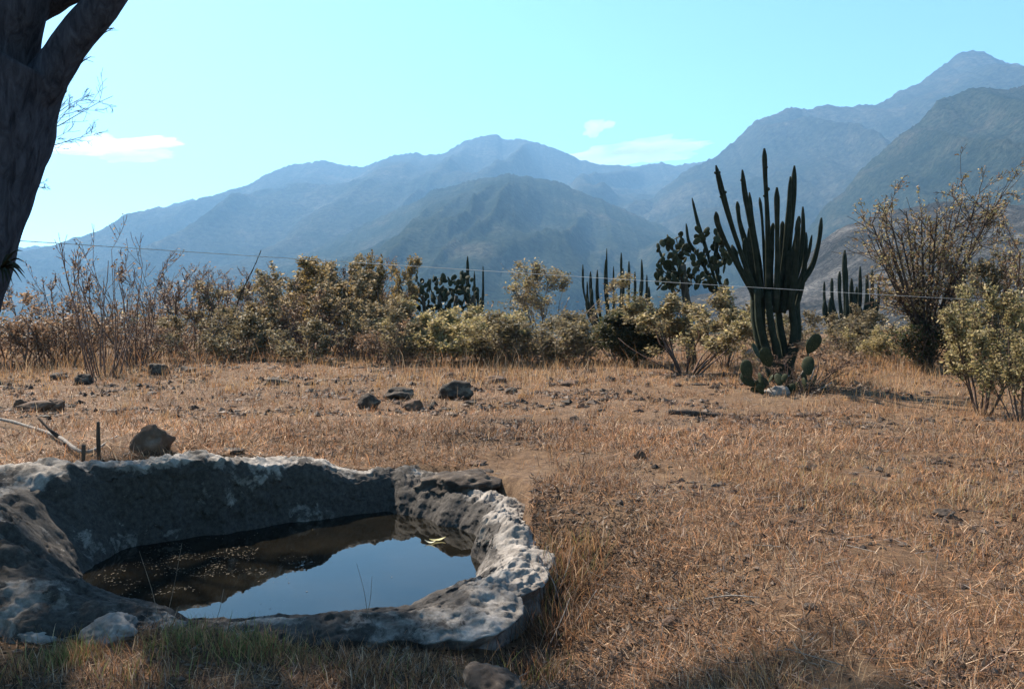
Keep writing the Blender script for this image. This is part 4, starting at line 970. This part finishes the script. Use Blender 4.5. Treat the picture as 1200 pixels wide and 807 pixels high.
tag(mobj('soil_crumbs', npmesh('soil_crumbs', vv.reshape(-1, 3), [(of[None] + np.arange(N)[:, None, None] * 6).reshape(-1, 3)], cols=np.repeat(cc2, 6, 0)), M['straw']), 'dark crumbs of soil and dung strewn through the straw', 'soil', kind='stuff')
# matted dead leaves in patches
Xl = np.concatenate([rng.uniform(-1, 6.5, 60000), rng.normal(.75, .35, 7000)]); Yl = np.concatenate([2.6 + 9 * rng.random(60000) ** 1.4, rng.normal(5.0, .9, 7000)])
pt = fbm(Xl * .9 + 3, Yl * 1.8, 0, 4, 67); k = ((pt > .22) | (np.arange(len(Xl)) >= 60000)) & ~inbasin(Xl, Yl, 1.0) & (Yl > 2.3); Xl, Yl = Xl[k], Yl[k]; N = len(Xl)
cl = np.array([(0.045, 0.028, 0.02), (0.085, 0.052, 0.034), (0.03, 0.022, 0.017), (0.15, 0.105, 0.075), (0.24, 0.19, 0.15)])[rng.choice(5, N, p=[.32, .3, .2, .12, .06])]
tag(mobj('leaf_litter', blades('leaf_litter', np.stack([Xl, Yl, gz(Xl, Yl) + rng.uniform(0, .02, N)], 1), rng.uniform(.02, .06, N), rng.uniform(.006, .02, N), rng.uniform(.75, .99, N), cl, rng), M['straw']), 'patches of dark matted leaf litter on the soil', 'litter', kind='stuff')
# brown weeds along the foot of the shrubs
N = 17000; X = rng.uniform(-.72, .72, N); Y = rng.uniform(18.5, 29, N); X = X * Y; k = rng.random(N) < .35 + .9 * fbm(X * .5, Y * .5, 0, 2, 66); X, Y = X[k], Y[k]; N = len(X)
tag(mobj('edge_weeds', blades('edge_weeds', np.stack([X, Y, gz(X, Y) - .02], 1), rng.uniform(.15, 1.0, N) * smooth(16, 24, Y), rng.uniform(.008, .016, N), rng.uniform(.02, .45, N), colpick(rng, np.vstack([GOLD, np.array(DRY), STRAW[:4]]), N), rng), M['straw']), 'thin brown weeds standing along the foot of the shrubs', 'weeds', kind='stuff')
# tussocks of standing straw
X0, Y0_ = scatter(rng, 1700, 3, 40, 1.35); k = ~inbasin(X0, Y0_, 1.05); X0, Y0_ = X0[k], Y0_[k]
ci = np.repeat(np.arange(len(X0)), 26); rad_ = rng.uniform(.03, .11, len(X0))[ci]
X, Y = X0[ci] + rng.normal(size=len(ci)) * rad_, Y0_[ci] + rng.normal(size=len(ci)) * rad_; k = ~inbasin(X, Y, 1.0); X, Y, ci = X[k], Y[k], ci[k]; N = len(X)
tc = np.vstack([STRAW, GOLD])[rng.integers(0, len(STRAW) + 4, len(X0))][ci] * rng.uniform(.6, 1.3, N)[:, None]
tag(mobj('straw_tussocks', blades('straw_tussocks', np.stack([X, Y, gz(X, Y) - .01], 1), rng.uniform(.05, .2, N) * rng.uniform(.5, 1.3, len(X0))[ci], rng.uniform(.003, .006, N) * np.clip(Y / 8, .7, 3), rng.uniform(.1, .9, N), tc, rng), M['straw']), 'small tussocks of standing straw dotted over the field', 'grass', kind='stuff')
# yellow-green grass patch on the right
N0 = 10000; X = rng.normal(3.3, 1.1, N0); Y = rng.normal(6.6, 1.2, N0); k = (fbm(X * 1.2, Y * 1.2, 0, 3, 81) > -.15) & (Y > 3); X, Y = X[k], Y[k]; N = len(X)
pos = np.stack([X, Y, gz(X, Y) - .005], 1)
tag(mobj('yellowing_grass', blades('yellowing_grass', pos, rng.uniform(.04, .13, N), rng.uniform(.003, .006, N), rng.uniform(.1, .8, N), colpick(rng, np.vstack([GOLD, GREEN[3:], STRAW[:6]]), N), rng), M['straw']), 'short yellowing grass patch in the open field', 'grass', kind='stuff')
# green grass tufts at the basin's foot, each one a thing
def tuft(px, py, r, hmin, hmax, N, pal, label, seed, name='grass_tuft', group=None, lean=(.05, .7), w=(.003, .006)):
    rg = np.random.default_rng(seed); p = gp(px, py)
    x = rg.normal(0, r, N); y = rg.normal(0, r * .7, N); z = gz(p.x + x, p.y + y) - p.z - .01
    me = blades(name, np.stack([x, y, z], 1), rg.uniform(hmin, hmax, N), rg.uniform(*w, N), rg.uniform(*lean, N), colpick(rg, pal, N), rg)
    o = mobj(name, me, M['straw']); o.location = p; return tag(o, label, 'grass', group)
MIXG = np.vstack([GREEN, STRAW[:3]])
tuft(85, 775, .11, .06, .2, 500, MIXG, 'green grass tuft in front of the pale slab', 1)
tuft(215, 755, .12, .05, .17, 420, MIXG, 'green grass tuft beside the pale pitted boulder', 2)
tuft(285, 762, .13, .06, .18, 520, MIXG, 'densest green grass tuft at the front of the basin', 3)
tuft(350, 775, .12, .05, .15, 380, np.vstack([MIXG, STRAW]), 'half dry grass tuft at the front of the basin', 4)
tuft(430, 790, .12, .05, .16, 360, np.vstack([GREEN[:2], STRAW]), 'mostly dry grass tuft before the rough rim', 5)
tuft(150, 795, .14, .05, .16, 420, np.vstack([GREEN[:2], STRAW]), 'mixed dry and green tuft near the pale boulder', 6)
tuft(20, 790, .12, .05, .16, 360, np.vstack([GREEN[:2], STRAW]), 'brownish grass tuft before the long pale slab', 7)
tuft(655, 690, .15, .12, .34, 520, np.vstack([STRAW, GREEN[2:]]), 'tall dry tuft leaning against the outside of the basin rim', 8, lean=(.1, .85))
tuft(672, 655, .14, .10, .28, 380, np.vstack([GOLD, STRAW, GREEN[:1]]), 'golden dry tuft at the outer foot of the rim', 9, lean=(.1, .85))
tuft(650, 745, .14, .10, .30, 420, np.vstack([STRAW, STRAW, GREEN[2:3]]), 'dark dry tuft beside the undercut basin lip', 10, lean=(.1, .85))
tuft(630, 795, .12, .08, .22, 300, np.vstack([STRAW, GREEN[:2]]), 'low dry tuft next to the rounded dark boulder', 11)
tuft(500, 795, .13, .06, .18, 300, np.vstack([STRAW, GREEN[:1]]), 'dry tuft in the hollow under the rough rim', 12)
# slim single stalks by the water
for i, (x0, y0, x1, y1, Yd) in enumerate([(190, 735, 163, 645, 4.85), (190, 735, 213, 637, 4.9), (185, 740, 178, 690, 4.8), (432, 722, 418, 660, 4.75), (428, 722, 436, 675, 4.8), (250, 728, 262, 690, 4.85)]):
    a = P(x0, y0, Yd); c = P(x1, y1, Yd + .1); a.z -= .05
    stick('grass_stalk', [a, a.lerp(c, .5) + Vector((.01, 0, .01)), c], .0026, .0012, M['stem'], 'slim dry grass stalk standing up before the water', 'stalk', 'slim stalks at the front edge of the pool', nside=4, rough=0)
# dead twigs leaning at the outer rim
for i, (x0, y0, x1, y1) in enumerate([(660, 720, 632, 655), (650, 700, 672, 640), (668, 735, 700, 690), (640, 760, 668, 700), (655, 690, 640, 640)]):
    a = gp(x0, y0); c = P(x1, y1, a.y + .05)
    stick('twig', [up(a, -.02), a.lerp(c, .5) + Vector((.02, 0, .02)), c], .005, .002, M['greywood'], 'thin pale dead twig leaning by the outer foot of the rim', 'twig', 'dead twigs at the outer rim', nside=4, rough=0)
# loose twigs and stalks lying in the field
rng = np.random.default_rng(31); sg = []
X, Y = scatter(rng, 2600, 2.6, 30, 1.5); k = ~inbasin(X, Y, 1.0); X, Y = X[k], Y[k]; Zg = gz(X, Y)
for x, y, z in zip(X, Y, Zg):
    a = rng.uniform(0, 6.28); L = rng.uniform(.06, .28); d = np.array([math.cos(a), math.sin(a), rng.normal() * .12]); q = np.array([x, y, z + .012]); r_ = rng.uniform(.0015, .0035) * max(1, y / 9)
    e = q + d * L; sg.append((q, e, r_, r_ * .6))
o = link(bpy.data.objects.new('twig_litter', segmesh('twig_litter', sg, 3, M['greywood']))); tag(o, 'fine dead twigs and stalks strewn over the field', 'litter', kind='stuff')
# floating things on the water
rng = np.random.default_rng(41); N = 1500
X = rng.normal(-2.5, .45, N); Y = rng.normal(6.15, .45, N); k = inbasin(X, Y, 0, -.1) & (fbm(X * 3.5, Y * 5, 0, 3, 91) > .02); X, Y = X[k], Y[k]; N = len(X)
a = rng.uniform(0, 6.28, N); s_ = rng.uniform(.004, .012, N); u = np.stack([np.cos(a), np.sin(a), 0 * a], 1) * s_[:, None]; w_ = np.stack([-np.sin(a), np.cos(a), 0 * a], 1) * s_[:, None] * .45
pc = np.stack([X, Y, np.full(N, WATER_Z + .003)], 1)
v = np.stack([pc - u, pc + w_, pc + u, pc - w_], 1).reshape(-1, 3)
c = np.repeat(np.array([(0.09, .07, .045), (.15, .12, .085), (.05, .04, .028)])[rng.integers(0, 3, N)], 4, 0)
tag(mobj('floating_debris', npmesh('floating_debris', v, [np.arange(N * 4).reshape(-1, 4)], cols=c), M['straw']), 'scum of leaf bits floating on the murky end of the pool', 'debris', kind='stuff')
for i, (px, py, L, ang, cc_) in enumerate([(512, 636, .11, .5, (.62, .56, .30)), (503, 639, .07, -.3, (.7, .66, .5))]):
    Yd = (CAM_Z - WATER_Z) * FPX / (py - 370.); x0 = (px - 600) / FPX * Yd
    t = np.linspace(0, 1, 9); wv = np.sin(np.pi * t) * L * .22; cx = (t - .5) * L * 1.4; zz_ = .006 + .02 * (t - .5) ** 2 * 4
    v = np.stack([np.stack([cx, wv, zz_ + .006], 1), np.stack([cx, 0 * wv, zz_], 1), np.stack([cx, -wv, zz_ + .006], 1)], 1).reshape(-1, 3)
    o = mobj('floating_leaf', npmesh('floating_leaf', v, [gridfaces(9, 3)], cols=np.tile(cc_, (len(v), 1)), smooth_shade=True), M['leaf']); o.location = (x0, Yd, WATER_Z); o.rotation_euler = (0, 0, ang)
    tag(o, ['larger yellow leaf floating on the blue water', 'smaller whitish leaf floating against the yellow leaf'][i], 'leaf')

# ------------------------------------------------------------------ far scrub beyond the field (reads as one mass)
rng = np.random.default_rng(51); N = 5200
Y = 48 * (rng.uniform(1, 22, N)) ** 1.0; X = rng.uniform(-.95, .95, N) * Y
k = fbm(X / 60, Y / 60, 0, 2, 95) > -.25; X, Y = X[k], Y[k]; N = len(X); Zg = gz(X, Y)
per = 44; ci = np.repeat(np.arange(N), per); hh = rng.uniform(1.0, 3.2, N)[ci]
d = rng.normal(size=(len(ci), 3)); d /= np.linalg.norm(d, axis=1)[:, None]; rr = rng.uniform(.3, 1, len(ci))[:, None]
pc = np.stack([X, Y, Zg], 1)[ci] + d * rr * np.stack([hh * .75, hh * .75, hh * .5], 1) + np.stack([0 * hh, 0 * hh, hh * .5], 1)
s_ = (np.minimum(hh * rng.uniform(.06, .2, len(ci)), .0022 * Y[ci] + .04))[:, None]; u = rng.normal(size=(len(ci), 3)); u /= np.linalg.norm(u, axis=1)[:, None]; w_ = np.cross(u, d)
v = np.stack([pc - u * s_, pc + w_ * s_ * .6, pc + u * s_, pc - w_ * s_ * .6], 1).reshape(-1, 3)
pal = np.array(OLIVE + DRY + DGREEN + GREY); c = np.repeat(pal[rng.integers(0, len(pal), N)][ci] * rng.uniform(.7, 1.2, len(ci))[:, None], 4, 0)
tag(mobj('far_scrub', npmesh('far_scrub', v, [np.arange(len(ci) * 4).reshape(-1, 4)], cols=c), M['leaf']), 'far scrub covering the valley floor beyond the field', 'scrub', kind='stuff')

# ------------------------------------------------------------------ clouds, far outside the haze
m = bpy.data.materials.new('cloud_wisp'); m.use_nodes = True; n, l = m.node_tree.nodes, m.node_tree.links
n.remove(n['Principled BSDF']); pv = n.new('ShaderNodeVolumePrincipled'); pv.inputs['Color'].default_value = (1, 1, 1, 1)
pv.inputs['Density'].default_value = 3.0e-3; pv.inputs['Anisotropy'].default_value = 0.7
l.new(pv.outputs[0], n['Material Output'].inputs['Volume']); M['cloud'] = m
def cloud(px, py, w, h, tilt, label, seed):
    Yd = 12000.0; c = P(px, py, Yd); k = Yd / FPX
    rx = w * k / 2; el = math.atan2(c.z, Yd); ry = h * k / 2 / math.sin(el) * .9
    bm = bmesh.new(); bmesh.ops.create_icosphere(bm, subdivisions=5, radius=1.0)
    v = np.array([x.co[:] for x in bm.verts])
    v *= (1 + .45 * fbm(v[:, 0] * 2.5, v[:, 1] * 1.5, v[:, 2] * 1.5, 4, seed))[:, None]
    for x, q in zip(bm.verts, v * np.array([rx, ry, 85.])): x.co = q
    me = bpy.data.meshes.new('cloud'); bm.to_mesh(me); bm.free()
    o = mobj('cloud', me, M['cloud']); o.location = c; o.rotation_euler = (0, tilt, 0)
    return tag(o, label, 'cloud', 'cirrus wisps over the ridges')
cloud(126, 171, 140, 13, R(-4), 'long bright wisp of cloud beside the leaning trunk', 1)
cloud(150, 182, 84, 6, R(-1), 'thin lower wisp of cloud beside the leaning trunk', 2)
cloud(758, 177, 158, 25, R(-5), 'broad bright cloud wisp resting on the saddle of the ridge', 3)
cloud(700, 150, 30, 12, R(-8), 'tiny faint cloud puff above the saddle of the ridge', 4)

# ------------------------------------------------------------------ haze
bm = bmesh.new(); bmesh.ops.create_cube(bm, size=1.0); me = bpy.data.meshes.new('haze'); bm.to_mesh(me); bm.free()
m = bpy.data.materials.new('haze_air'); m.use_nodes = True; n, l = m.node_tree.nodes, m.node_tree.links
n.remove(n['Principled BSDF']); pv = n.new('ShaderNodeVolumePrincipled')
pv.inputs['Color'].default_value = (0.30, 0.60, 1.0, 1); pv.inputs['Density'].default_value = 1.25e-4; pv.inputs['Anisotropy'].default_value = 0.2
l.new(pv.outputs[0], n['Material Output'].inputs['Volume'])
hz = mobj('haze', me, m); hz.scale = (15000, 8000, 1460); hz.location = (0, 3590, 610)
tag(hz, 'thin blue haze filling the valley air', 'haze', kind='stuff')
